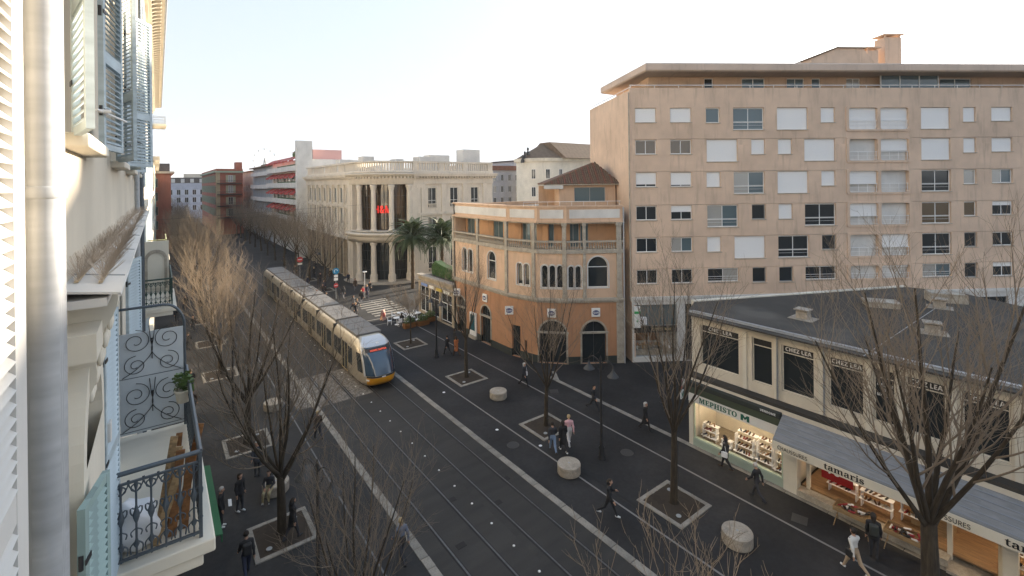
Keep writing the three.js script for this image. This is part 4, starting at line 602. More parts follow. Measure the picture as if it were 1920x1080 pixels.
// ---------------------------------------------------------------- buildings farther along the avenue
// Builds one facade with rows of windows; wf: window columns as [x0,x1], rows as [y0,y1]
function facade(parent, L, y0, y1, cols, rows, m, o = {}) {
  const hs = []; for (const [a, b] of cols) for (const [c, d] of rows) hs.push([a, b, c, d]);
  const w = M(o.name || 'wall', [wallG(0, L, y0, y1, hs, .25)], m, parent); const all = [w];
  for (const h of hs) { const f = windowPart(parent, h[1] - h[0] - .01, h[3] - h[2] - .01, 0, 0, 0, { vs: [.5], gm: R0() < .25 ? MT.glassCurt : MT.glass, fm: o.fm || MT.frameW, fw: .07 }); f.userData.off = [h[0], h[2]]; all.push(f);
    if (o.shutters) for (const s of [0, 1]) { const q = M('shutter', cached(`fs${(h[3] - h[2]).toFixed(1)}${((h[1] - h[0]) / 2).toFixed(2)}`, () => ready([bx(0, (h[1] - h[0]) / 2, 0, h[3] - h[2], 0, .05)])), o.shutters, parent); q.userData.off = [s ? h[1] : h[0] - (h[1] - h[0]) / 2, h[2], .06]; all.push(q); } }
  return (px, pz, turn) => { for (const q of all) { q.position.set(px, 0, pz); q.rotation.y = turn; if (q.userData.off) { q.translateX(q.userData.off[0]); q.translateY(q.userData.off[1]); q.translateZ(q.userData.off[2] ?? -.14); delete q.userData.off; } } };
}
const every = (n, x0, pitch, w) => Array.from({ length: n }, (_, i) => [x0 + i * pitch, x0 + i * pitch + w]);
{ // balcony block with red awnings
  const B = thing('awning_apartment_building', 'white balcony apartment block with red awnings beyond the pillared store', 'building', 24.4, 0, 138, -Math.PI / 2);
  facade(B, 34, 0, 20.6, every(8, 1.5, 4.1, 2.4), [[4.5, 6.8], [8.1, 10.4], [11.7, 14.0], [15.3, 17.6]], MT.whiteMat)(0, 0, 0);
  M('core', [bx(0, 33.9, 0, 20.5, -16, -.3)], MT.whiteMat, B);
  M('end_pier', [bx(33.4, 34.6, 0, 24.2, -1.5, 1.6)], MT.whiteMat, B);
  for (const [i, y] of [[0, 7.6], [1, 11.2], [2, 14.8], [3, 18.4]]) {
    M('balcony', [bx(0, 33.4, y - .3, y, 0, 1.5), bx(0, 33.4, y, y + .8, 1.38, 1.5)], MT.whiteMat, B);
    for (let k = 0; k < 6; k++) { const aw = M('awning', [(() => { const g = bx(0, 4.2, -.03, .03, 0, 1.9); g.rotateX(.55); return g; })(), bx(0, 4.2, -1.25, -.98, 1.58, 1.62)], mat(.38, .04, .03, .8), B); aw.position.set(.8 + k * 5.4, y + 3.0, .1); }
    M('planter', [bx(14, 33, y + .7, y + 1.05, 1.1, 1.4)], MT.green, B);
  }
  M('penthouse', [bx(27, 33, 20.5, 22.6, -8, -2)], mat(.62, .36, .33, .85), B); M('penthouse_awning', [(() => { const g = bx(27, 33, -.04, .04, 0, 3.2); g.rotateX(.3); g.translate(0, 23.0, -2); return g; })()], mat(.3, .05, .04, .8), B);
  for (let i = 0; i < 7; i++) M('roof_shrub', [mv(new THREE.IcosahedronGeometry(.8 + .4 * R0(), 1), 25 + i * 1.1, 21.2 + R0(), -.6)], MT.leaf, B);
}
{ const B = thing('pale_blue_building', 'pale blue-grey apartment house with long balconies far along the right side', 'building', 24.4, 0, 169, -Math.PI / 2);
  facade(B, 31, 0, 20.2, every(9, 1.2, 3.3, 1.5), [[4.5, 6.9], [8, 10.4], [11.5, 13.9], [15, 17.4]], mat(.52, .56, .60, .85, { map: TX.plaster }), { shutters: mat(.40, .45, .50, .8) })(0, 0, 0); M('core', [bx(0, 31, 0, 20, -14, -.3)], MT.whiteMat, B); M('roof', [bx(-.5, 31.3, 20.2, 20.5, -14, 1.2), bx(1, 30, 20.5, 21.6, -12, -2)], MT.tile, B);
  for (const y of [7.4, 10.9, 14.4, 18]) M('balcony', [bx(2, 30, y - .2, y, 0, 1.1), bx(2, 30, y, y + .9, 1.0, 1.06)], MT.whiteMat, B); }
{ const B = thing('plain_white_building', 'plain white party-wall house next to the red corner house', 'building', 24.4, 0, 196, -Math.PI / 2); facade(B, 26.8, 0, 19.6, every(6, 2, 4, 1.3), [[5, 7.2], [9, 11.2], [13, 15.2]], MT.whiteMat)(0, 0, 0); M('core', [bx(0, 26.8, 0, 19.4, -14, -.3)], MT.whiteMat, B); M('roof', [bx(-.3, 27, 19.6, 19.9, -14, .5)], MT.tileRed, B); }
{ const B = thing('red_corner_house', 'red ochre corner house with green cornice and narrow balconies, far right side', 'building', 14.4, 0, 170); const m = mat(.38, .125, .08, .85, { map: TX.stain }), tr = mat(.30, .36, .26, .8);
  facade(B, 7.2, 0, 19.2, [[3.2, 4.5]], [[5.6, 8], [9.2, 11.6], [12.8, 15.2], [16.2, 18.4]], m, { shutters: mat(.35, .33, .22, .8) })(0, 0, 0);
  facade(B, 58, 0, 19.2, every(14, 2, 4, 1.4), [[5.6, 8], [9.2, 11.6], [12.8, 15.2], [16.2, 18.4]], m, { shutters: tr })(0, -58, -Math.PI / 2);
  M('core', [bx(.3, 7.2, 0, 19.1, -58, -.3)], m, B); M('cornice', [bx(-.6, 7.3, 19.2, 19.7, -58, .6)], tr, B); M('parapet', [bx(0, 7.2, 19.7, 20.4, -58, 0)], m, B); M('chimney_block', [bx(5.5, 7.3, 19.7, 22.6, -6, -2)], m, B); M('quoin', [bx(-.1, 1.0, 0, 19.2, -.1, .06)], mat(.42, .33, .2, .8), B);
  for (const y of [5.3, 8.9, 12.5, 15.9]) M('balcony', [bx(.2, 6.8, y - .2, y, 0, 1.0), bx(.2, 6.8, y + .85, y + .9, .94, .99), ...Array.from({ length: 22 }, (_, k) => bx(.25 + k * .3, .29 + k * .3, y, y + .86, .95, .98))], MT.iron, B); }
{ const B = thing('brick_red_house', 'dark red house with slate roof on the left far down the avenue', 'building', -3.6, 0, 140); const m = mat(.33, .12, .085, .85, { map: TX.stain }); facade(B, 6.2, 0, 18.2, [[2.6, 3.7]], [[4.8, 6.9], [8.2, 10.3], [11.6, 13.7], [14.9, 17]], m, { fm: MT.trim })(0, 0, 0); M('core', [bx(.1, 6.2, 0, 18.1, -40, -.3)], m, B); M('cornice', [bx(-.5, 6.9, 18.2, 18.7, -40, .6)], MT.trim, B); M('mansard', [prism([[.2, .2], [6, .2], [6, 39], [.2, 39]], 18.7, 20.6)], MT.slate, B); const d = M('dormer', [bx(2.6, 3.8, 18.8, 20.2, -.6, .3)], MT.whiteMat, B); M('pane', [bx(2.8, 3.6, 19, 20, .3, .31)], MT.glass, d); }
{ const B = thing('vista_building', 'pale grey mansarded building closing the far end of the avenue', 'building', 3, 0, 265); facade(B, 19, 0, 16.6, every(6, 1, 3, 1.5), [[4, 6.4], [7.6, 10], [11.2, 13.6]], mat(.52, .54, .62, .85, { map: TX.plaster }), { shutters: mat(.5, .52, .58, .8) })(0, 0, 0); M('core', [bx(.1, 19, 0, 16.5, -12, -.3)], MT.whiteMat, B); M('mansard', [prism([[0, 0], [19, 0], [18, 10], [1, 10]], 16.6, 19.2)], MT.slate, B); for (let i = 0; i < 5; i++) M('dormer', [bx(2 + i * 3.6, 3.4 + i * 3.6, 16.8, 18.6, -.8, .2)], MT.whiteMat, B); M('penthouse', [bx(7, 14, 19.2, 21, -9, -3)], MT.cream, B); }
{ const B = thing('grey_house_behind', 'grey many-windowed apartment house behind the orange terrace', 'building', 74, 0, 108); facade(B, 19, 0, 18.6, every(7, 1, 2.6, 1.0), [[6, 7.8], [9.2, 11], [12.4, 14.2], [15.6, 17.4]], mat(.46, .46, .50, .88, { map: TX.plaster }), { shutters: mat(.36, .37, .40, .8) })(0, 0, 0); M('core', [bx(.1, 19, 0, 18.5, -14, -.3)], MT.whiteMat, B); M('roof', [bx(-.3, 9, 18.6, 19.9, -14, .4)], MT.tileRed, B); M('attic', [bx(9, 15, 18.6, 21.2, -12, -1)], mat(.5, .5, .54, .85), B); M('roof', [bx(8.6, 15.4, 21.2, 21.6, -12, -.6)], MT.slate, B); }
{ const B = thing('round_corner_mansion', 'white mansion with rounded corner and brown hipped roof beside the peach block', 'building', 82, 0, 95); const m = MT.creamLight;
  M('drum', [cy(0, 0, 20.4, 0, 7, 7, 40)], m, B); M('wing', [bx(0, 20, 0, 20.4, -10, 6.95)], m, B); M('cornice', [cy(0, 20.4, 21.2, 0, 7.5, 7.7, 40), bx(0, 20, 20.4, 21.2, -10, 7.5)], m, B);
  const rg = new THREE.ConeGeometry(7.4, 4.2, 40); rg.translate(0, 23.3, 0); M('roof', [rg, (() => { const s = new THREE.Shape(); s.moveTo(-9, 21.2); s.lineTo(7.4, 21.2); s.lineTo(1, 25.6); s.lineTo(-3, 25.6); s.closePath(); const g = extr(s, 20, 0); g.rotateY(Math.PI / 2); g.scale(1, 1, 1); return g; })()], MT.tile, B);
  for (let i = 0; i < 5; i++) for (const y of [11.5, 16]) { const a = (-60 + i * 30) * D2R; const f = windowPart(B, 1.1, 2.4, 0, 0, 0, { vs: [.5], gm: MT.glass }); f.position.set(7.02 * Math.sin(a) - .55 * Math.cos(a), y, 7.02 * Math.cos(a) + .55 * Math.sin(a)); f.rotation.y = a; }
  for (let i = 0; i < 4; i++) for (const y of [11.5, 16]) windowPart(B, 1.1, 2.4, 5 + i * 4, y, 6.98, { vs: [.5], gm: MT.glass });
  for (const [x, h] of [[-7.2, 2.2], [-6.2, 3.2], [-8, 1.2]]) M('finial', [mv(lathe([[.5, 0], [.4, .8], [.15, 1], [.3, 1.4], [.3, 1.7], [.05, 2], [0, 2.1]], 8), x, 20.9 + h - 2, 1.5)], MT.dark, B); }
{ const B = thing('rear_tower_block', 'pale distant housing block rising behind the pillared store roof', 'building', 60, 0, 165); facade(B, 22, 0, 21, every(8, 1, 2.6, 1.2), [[15, 16.6], [18, 19.6]], MT.whiteMat)(0, 0, 0); M('core', [bx(0, 22, 0, 20.9, -10, -.3)], MT.whiteMat, B); M('plant_room', [bx(3, 9, 21, 23.2, -8, -2)], MT.whiteMat, B); }
{ const W = thing('ferris_wheel', 'faint distant ferris wheel above the far rooftops', 'ferris wheel', 69, 0, 420, -.6); M('rim', [mv(new THREE.TorusGeometry(9, .1, 5, 48), 0, 36, 0), mv(new THREE.TorusGeometry(8.3, .06, 5, 48), 0, 36, 0)], MT.frameW, W); for (let i = 0; i < 12; i++) { const a = i * Math.PI / 6; M('spoke', [rod([0, 36, 0], [9 * Math.cos(a), 36 + 9 * Math.sin(a), 0], .06, .06, 4)], MT.frameW, W); M('gondola', [mv(rbx(-.5, .5, -1.5, -.4, -.5, .5, .2, 1), 9 * Math.cos(a), 36 + 9 * Math.sin(a), 0)], MT.white, W); } M('leg', [rod([-6, 0, 3], [0, 37, 0], .4)], MT.frameG, W); M('leg', [rod([6, 0, 3], [0, 37, 0], .4)], MT.frameG, W); }

// ---------------------------------------------------------------- the viewer's own side: cream house with blue shutters
function louvreLeaf(w, h, rails = [0, .34, 1], s = .07) { // one louvred shutter leaf, hinge at x=0
  return cached(`leaf${w}${h}${rails}${s}`, () => { const L = [], t = .045; L.push(bx(0, s, 0, h, 0, t), bx(w - s, w, 0, h, 0, t)); const slat = []; rails.forEach((r, i) => { const y = r * h; L.push(bx(s, w - s, Math.max(0, y - .06), Math.min(h, y + .06), .002, t - .002)); if (i) { const y0 = rails[i - 1] * h + .06, y1 = y - .06, n = Math.floor((y1 - y0) / .055); for (let k = 0; k < n; k++) { const g = bx(s - .005, w - s + .005, -.005, .005, -.03, .03); g.rotateX(.75); g.translate(0, y0 + (k + .5) * (y1 - y0) / n, t / 2); slat.push(g); } } }); return [ready(L), ready(slat)]; });
}
function leaf(parent, w, h, x, y, z, turn, m, rails, s0) { const [a, b] = louvreLeaf(w, h, rails, s0), f = M('shutter', a, m, parent); f.position.set(x, y, z); f.rotation.y = turn; const s = M('louvres', b, m, f); s.userData.kind = 'stuff'; for (const t of [.14, .5, .86]) M('hinge', cached('hinge', () => ready([cy(0, -.05, .05, .02, .014, .014, 7), bx(-.01, .09, -.018, .018, .045, .052)])), MT.iron, f).position.y = h * t; return f; }
{
  const H = thing('near_house', 'cream house with pale blue louvred shutters and zinc downpipe close beside the viewer', 'building', -.56, 0, 0, Math.PI / 2);
  // local x = along the avenue, z = out over the pavement
  const doors = [[1.6, 2.9], [4.75, 6.15], [9.4, 10.8], [13.6, 15.0], [17.8, 19.2]], up = [], dn = [];
  for (const [a, b] of doors) { if (a > 3) up.push([a, b, 15.42, 18.1]); dn.push([a + (a > 4 && a < 5 ? 2.3 : 0), b + (a > 4 && a < 5 ? 2.3 : 0), 10.8, 13.5]); }
  const near = [[1.0, 2.2, 13.9, 16.4]];
  M('wall', [wallG(-6, 20.6, 14.2, 26, [...up, ...near.map((n) => [n[0], n[1], 14.3, 16.6])], .35)], MT.cream, H);
  M('lower_wall', [wallG(-6, 20.6, 0, 14.2, [...dn.slice(1), [7.1, 8.4, 6.9, 9.6], [11, 12.3, 6.9, 9.6]], .35)], MT.creamLight, H);
  M('core', [bx(-6, 20.6, 0, 26, -6, -.9)], MT.whiteMat, H);
  for (const h of up) { const f = windowPart(H, h[1] - h[0] - .01, h[3] - h[2] - .01, h[0], h[2], -.25, { vs: [.5], hs: [.3, .62], fm: MT.creamLight, gm: MT.glass }); M('sill', [rbx(-.12, 1.52, -.12, -.015, .1, .42, .02, 1)], MT.creamLight, f); }
  for (const h of dn) windowPart(H, h[1] - h[0] - .01, h[3] - h[2] - .01, h[0], h[2], -.25, { vs: [.5], hs: [.3, .62], fm: MT.paleBlue, gm: MT.glass, name: 'french_window' });
  // shutters of the floor at eye level
  leaf(H, .72, 2.75, 6.16, 15.38, .1, -.16, MT.paleBlue); leaf(H, .72, 2.75, 4.74, 15.38, .1, Math.PI + .2, MT.paleBlue);
  leaf(H, .74, 2.75, 10.82, 15.38, .1, -.5, MT.paleBlue); leaf(H, .74, 2.75, 9.38, 15.38, .1, Math.PI + .32, MT.paleBlue);
  leaf(H, .74, 2.75, 15.02, 15.38, .1, -.25, MT.paleBlue); leaf(H, .74, 2.75, 13.58, 15.38, .1, Math.PI + .3, MT.paleBlue); leaf(H, .74, 2.75, 17.78, 15.38, .1, Math.PI + .2, MT.paleBlue);
  leaf(H, .8, 2.75, 2.03, 13.3, .05, -.02, MT.whiteMat, [0, .16, 1], .17);
  // long blue shutters of the floor below
  leaf(H, .7, 2.9, 6.25, 10.75, .08, -.1, MT.paleBlue, [0, .5, 1]); leaf(H, .7, 2.9, 11.0, 10.75, .08, -.25, MT.paleBlue, [0, .5, 1]); leaf(H, .5, 2.6, 4.35, 10.2, .1, -.2, MT.blueOld, [0, .5, 1]);
  M('shutter_stay', [rod([6.0, 15.75, .1], [6.5, 15.7, .3], .012), rod([6.1, 15.75, .1], [6.1, 15.75, .2], .02)], MT.frameW, H);
  M('shutter_stay', [rod([10.8, 15.9, .12], [11.2, 15.8, .35], .01)], MT.iron, H);
  // zinc downpipes
  const dp = M('downpipe', [cy(3.07, 0, 26, .14, .07, .07, 24)], MT.pipe, H); for (const y of [14.95, 12.2, 17.2]) M('pipe_collar', [mv(lathe([[.07, 0], [.078, .01], [.078, .05], [.07, .06]], 24), 3.07, y, .14)], MT.pipe, dp); M('pipe_bracket', [bx(3.05, 3.09, 14.1, 14.14, 0, .1)], MT.pipe, dp);
  M('downpipe', [cy(16.9, 0, 26, .1, .06, .06, 12)], MT.pipe, H); M('downpipe', [cy(20.45, 0, 26, .12, .07, .07, 12)], MT.ironBlue, H);
  // sheet-metal covered string course with bird spikes
  const led = M('ledge', [bx(4.5, 19.5, 14.14, 14.2, -.02, .26), (() => { const g = bx(4.5, 19.5, -.008, .008, 0, .34); g.rotateX(.14); g.translate(0, 14.27, 0); return g; })(), rod([4.5, 14.21, .33], [19.5, 14.21, .33], .012)], MT.whiteMat, H);
  for (let i = 0; i < 6; i++) M('sheet_seam', [(() => { const g = bx(-.004, .004, 0, .014, 0, .33); g.rotateX(.14); g.translate(5.3 + i * 2.1, 14.275, 0); return g; })()], MT.zinc, led);
  const r = rng(8), strips = [[.06, 13.5, MT.zinc], [.2, 13.2, MT.woodPale]];
  strips.forEach(([z, L, m], k) => { const b = M('bird_spike_strip', [bx(4.85, 4.85 + L, 14.285 - z * .14, 14.3 - z * .14, z - .012, z + .012)], mat(.42, .32, .2, .5), led), q = []; for (let x = 4.88; x < 4.85 + L; x += x < 9 ? .0095 : .03) { const a = rr(-.85, .85, r), c = rr(-.12, .12, r); q.push(rod([x, 14.29 - z * .14, z], [x + c * .12, 14.29 - z * .14 + .19 * Math.cos(a), z + .19 * Math.sin(a)], .0022, .0014, 3)); } M('spikes', q, mat(.46, .38, .30, .3, { metalness: .6 }), b).userData.kind = 'stuff'; });
  // carved window head and console
  const cs = M('window_console', [(() => { const s = new THREE.Shape(); s.moveTo(0, 14.14); s.lineTo(.3, 14.14); s.bezierCurveTo(.3, 13.9, .12, 13.85, .16, 13.6); s.bezierCurveTo(.2, 13.4, .05, 13.3, 0, 13.2); s.closePath(); const g = extr(s, .34, 0); g.rotateY(-Math.PI / 2); g.translate(5.29, 0, 0); return g; })()], MT.creamLight, H);
  for (let k = 0; k < 14; k++) M('carved_leaf', [mv(new THREE.SphereGeometry(.05, 7, 5).scale(.7, 1.4, .5), 5.02 + (k % 3) * .09, 13.35 + Math.floor(k / 3) * .14, .12 + .03 * Math.floor(k / 3))], MT.creamLight, cs);
  M('window_head', [(() => { const s = archShape(4.55, 6.15, 11.6, 13.7); s.holes.push(new THREE.Path(archShape(4.72, 5.98, 11.5, 13.5).getPoints(10))); return extr(s, .12, 0); })(), bx(4.5, 6.2, 13.75, 13.95, 0, .2)], MT.creamLight, H);
  M('architrave', [bx(6.02, 6.18, 10.7, 13.6, 0, .1), bx(8.6, 8.75, 10.7, 13.6, 0, .1), bx(6.9, 7.05, 10.7, 13.6, 0, .08)], MT.creamLight, H);
  M('electric_box', [rbx(6.3, 6.42, 12.4, 12.6, .06, .16, .01, 1)], MT.whiteMat, H);
  // awning over the shop below
  const aw = M('awning', [(() => { const g = bx(19, 24, -.02, .02, 0, 2.3); g.rotateX(.22); g.translate(0, 3.5, 0); return g; })(), bx(19, 24, 2.75, 2.98, 2.2, 2.24)], mat(.03, .13, .055, .8), H);
  M('shop_front', [bx(6, 20, .3, 3.4, .02, .06)], MT.glass, H);
}
// ---------------------------------------------------------------- balconies on the near side
function scroll(cx, y, r, turns, dir, z = 0, x0) { const p = []; const n = 26; for (let i = 0; i <= n; i++) { const t = i / n, a = dir * (t * turns * 2 * Math.PI) - Math.PI / 2, q = r * (1 - .82 * t); p.push(new THREE.Vector3(cx + q * Math.cos(a) * 1, y + r + q * Math.sin(a) - r * .0, z)); } return p; }
function balcony(Z0, Z1, slabTop, o) {
  const b = thing('balcony', o.label, 'balcony', -.56, slabTop, Z0, Math.PI / 2); const L = Z1 - Z0, D = o.depth || .94, im = o.iron || MT.ironBlue, rh = 1.03;
  M('slab', [rbx(-.12, L + .1, -.16, 0, 0, D + .14, .02, 1), rbx(-.08, L + .06, -.3, -.16, 0, D + .02, .02, 1)], MT.creamLight, b);
  const topR = M('handrail', [rod([0, rh, 0], [0, rh, D], .028, .028, 8), rod([0, rh, D], [L, rh, D], .028, .028, 8)], im, b);
  M('lower_rail', [bx(-.012, .012, rh - .13, rh - .105, 0, D), bx(-.012, .012, .05, .08, 0, D), bx(0, L, rh - .13, rh - .105, D - .012, D + .012), bx(0, L, .05, .08, D - .012, D + .012)], im, b);
  M('corner_post', [bx(-.018, .018, 0, rh, D - .018, D + .018)], im, b);
  const bg = cached('cast', () => { const q = [lathe([[.011, 0], [.011, .12], [.03, .16], [.012, .22], [.011, .4], [.03, .46], [.035, .5], [.02, .55], [.011, .6], [.011, .78], [.022, .84], [.011, .88]], 7)]; const ring = (y, r) => { const t = new THREE.TorusGeometry(r, .008, 5, 10); t.translate(0, y, 0); q.push(t); }; ring(.8, .045); for (const s of [-1, 1]) { q.push(tube([[0, .45, 0], [s * .05, .52, 0], [s * .045, .58, 0], [s * .02, .56, 0]], .008, 8, 5), tube([[0, .2, 0], [s * .055, .14, 0], [s * .05, .06, 0]], .008, 8, 5), tube([[0, .74, 0], [s * .06, .83, 0], [s * .062, .9, 0]], .008, 8, 5), tube([[0, .34, 0], [s * .05, .3, 0], [s * .04, .25, 0]], .007, 6, 4)); } return ready(q); });
  const n1 = Math.round(D / .135), n2 = Math.round(L / (o.step || .135));
  for (let i = 0; i < n1; i++) { const m = M('baluster', bg, im, b); m.position.set(0, .04, (i + .5) * D / n1); m.rotation.y = Math.PI / 2; }
  for (let i = 0; i < n2; i++) M('baluster', bg, im, b).position.set((i + .5) * L / n2, .04, D);
  return b;
}
{
  const b = balcony(6.8, 10.2, 10.78, { label: 'near balcony with ornate cast iron railing, wooden boards and white sheet' }), L = 3.4, D = .94;
  // frosted divider with scrollwork at the far end
  const glass = phys(.62, .66, .68, .55, { transmission: .25, thickness: 0 });
  const sc = M('divider_screen', [bx(L - .01, L + .005, .06, 1.75, .03, .9)], glass, b);
  const arc = []; for (let i = 0; i <= 12; i++) { const a = i / 12 * Math.PI / 2; arc.push([L, 1.75 + .42 * Math.sin(a), .62 + .3 * Math.cos(a)]); } const dv = M('divider_frame', [tube([[L, 0, .92], [L, 1.2, .92], ...arc, [L, 2.17, .3], [L, 2.17, 0]], .022, 60, 8), rod([L, 1.0, 0], [L, 1.0, .92], .012), rod([L, .1, 0], [L, .1, .92], .012), rod([L, 1.75, 0], [L, 1.7, .3], .01)], MT.ironBlue, b);
  const curls = (y) => { const g = []; for (const s of [-1, 1]) { const c = .46 + s * .22; const sp = (cx, cyy, r, d, tn = 1.6) => tube(Array.from({ length: 22 }, (_, i) => { const t = i / 21, a = d * t * tn * 2 * Math.PI + Math.PI / 2, q = r * (1 - .8 * t); return [L - .03, cyy + q * Math.sin(a), cx + q * Math.cos(a) * s]; }), .006, 44, 5); g.push(sp(c, y + .6, .2, 1), sp(c, y + .2, .17, -1), tube([[L - .03, y + .85, .46 + s * .04], [L - .03, y + .62, .46 + s * .02], [L - .03, y + .4, .46], [L - .03, y + .15, .46 + s * .2], [L - .03, y + .02, .46 + s * .4]],   .006, 24, 5)); } g.push(rod([L - .03, y + .28, .46], [L - .03, y + .62, .46], .007), mv(new THREE.SphereGeometry(.018, 6, 5), L - .03, y + .62, .46)); return g; };
  M('scrollwork', curls(.1), MT.iron, dv); M('scrollwork', curls(1.0).map((g) => { g.scale(1, 1, 1); return g; }), MT.iron, dv);
  // clutter on the balcony
  const r = rng(4);
  for (let i = 0; i < 9; i++) { const t = M('board', [rbx(-.03 - .02 * r(), .03 + .02 * r(), 0, rr(.7, 1.05, r), -.014, .014, .004, 1)], i % 3 ? MT.woodBrown : MT.woodPale); t.position.set(-.56 + .5 + (i % 3) * .13 + .04 * r(), 10.79, -(6.8 + .14 + .07 * i)); t.rotation.set(rr(-.3, -.1, r), rr(-.35, .15, r), rr(-.34, -.08, r)); tagMesh(t, 'brown wooden board leaning inside the near balcony railing', 'board', 'wooden boards stacked on the near balcony'); }
  const sg = new THREE.SphereGeometry(1, 26, 18), p = sg.attributes.position; for (let i = 0; i < p.count; i++) { const x = p.getX(i), y = p.getY(i), z = p.getZ(i), k = 1 + .13 * Math.sin(x * 5 + z * 3) * Math.cos(y * 4) + .07 * Math.sin(z * 11 + x * 3); p.setXYZ(i, x * .2 * k, Math.max(-.2, y * .34 * k), z * .36 * k); } sg.computeVertexNormals();
  const sh = M('sheet_bundle', [sg], MT.plasticW); sh.position.set(-.33, 11.02, -7.12); sh.rotation.y = 1.2; sh.rotation.z = .2; tagMesh(sh, 'crumpled white plastic sheet bundled on the near balcony floor', 'sheet');
  const pt = thing('hanging_pot', 'cream hanging flower pot with green plant on balcony rail', 'plant pot', .3, 11.52, 9.3); M('pot', [lathe([[0, 0], [.085, 0], [.11, .17], [.12, .17], [.12, .2], [.1, .2], [.09, .03], [0, .03]], 14)], MT.creamLight, pt); const lf = []; for (let i = 0; i < 70; i++) { const g = new THREE.PlaneGeometry(.09, .05); g.rotateX(rr(-1.4, 1.4, r)); g.rotateY(rr(0, 6, r)); g.translate(rr(-.11, .11, r), rr(.16, .46, r), rr(-.11, .11, r)); lf.push(g); } M('leaves', lf, MT.leaf, pt).userData.kind = 'stuff'; M('bracket', [rod([.1, .1, 0], [.1, .3, 0], .008)], MT.iron, pt);
  balcony(5.2, 8.6, 7.0, { label: 'lower near balcony glimpsed below the first one at the frame edge' });
  const b2 = balcony(21.4, 25, 10.6, { label: 'second balcony with dark green iron railing farther along the near side', iron: mat(.02, .05, .04, .5), depth: .95 });
  const pn = M('divider_panel', [bx(3.5, 3.6, 0, 2.1, .02, .92)], MT.creamLight, b2); const s = archShape(.1, .86, .1, 1.75); s.holes.push(new THREE.Path(archShape(.2, .76, .1, 1.6).getPoints(10))); M('arch_moulding', [(() => { const g = extr(s, .03, 0); g.rotateY(-Math.PI / 2); g.translate(3.5, 0, 0); return g; })()], MT.trim, pn);
  balcony(34, 38, 10.9, { label: 'third balcony with yellow-lit mouldings farther down the near side', iron: mat(.2, .22, .12, .6) });
  balcony(80, 84.5, 23.6, { label: 'high top-floor balcony with lattice railing under the far eaves', iron: MT.frameG, depth: 1.5 });
}
{ // next house along the near side: sunlit eaves
  const H = thing('eaves_house', 'tall cream house with deep sunlit bracketed eaves farther along the near side', 'building', -.58, 0, 20.8, Math.PI / 2);
  facade(H, 63, 0, 26, every(15, 1.6, 4.1, 1.3), [[6.5, 9], [10.7, 13.4], [15, 17.6], [19.2, 21.6], [23, 25]], MT.cream, { shutters: MT.paleBlue })(0, 0, 0);
  M('core', [bx(0, 63, 0, 26, -8, -.3)], MT.cream, H); M('end_wall', [bx(0, .3, 25.9, 28, -8, -.3)], MT.cream, H);
  M('cornice', [bx(0, 63, 25.4, 25.75, 0, .25), bx(0, 63, 25.75, 26, 0, .4)], MT.creamLight, H);
  M('eaves_soffit', [bx(0, 63, 26.3, 26.42, -.3, 1.05)], MT.cream, H); M('gutter', [rod([0, 26.45, 1.1], [63, 26.45, 1.1], .09, .09, 8)], MT.zinc, H);
  const bg = ready([(() => { const s = new THREE.Shape(); s.moveTo(0, 26.3); s.lineTo(.9, 26.3); s.lineTo(.85, 26.18); s.bezierCurveTo(.6, 26.16, .5, 26.05, .1, 25.85); s.lineTo(0, 25.8); s.closePath(); const g = extr(s, .2, -.1); g.rotateY(-Math.PI / 2); return g; })()]);
  for (let i = 0; i < 78; i++) M('bracket', bg, MT.cream, H).position.set(.5 + i * .8, 0, 0);
  M('string_course', [bx(0, 63, 14.1, 14.4, 0, .22), bx(0, 63, 10.2, 10.5, 0, .2), bx(0, 63, 5.5, 5.9, 0, .3)], MT.creamLight, H);
  M('roof', [(() => { const g = bx(0, 63, 0, .15, -7, 0); g.rotateX(-.35); g.translate(0, 26.45, 1.0); return g; })()], MT.tile, H);
}
{ const H = thing('white_cornice_house', 'white house with projecting cornice beyond the sunlit eaves', 'building', -.4, 0, 85, Math.PI / 2); facade(H, 54, 0, 18.8, every(13, 1.6, 4.1, 1.3), [[6.5, 9], [10.7, 13.2], [14.8, 17.2]], MT.creamLight, { shutters: MT.blueOld })(0, 0, 0); M('core', [bx(0, 54, 0, 18.7, -8, -.3)], MT.creamLight, H); M('cornice', [bx(-.3, 54, 18.8, 19.4, -2, .7)], MT.creamLight, H); M('roof', [bx(0, 54, 19.4, 20.2, -8, -.3)], MT.tileRed, H); }

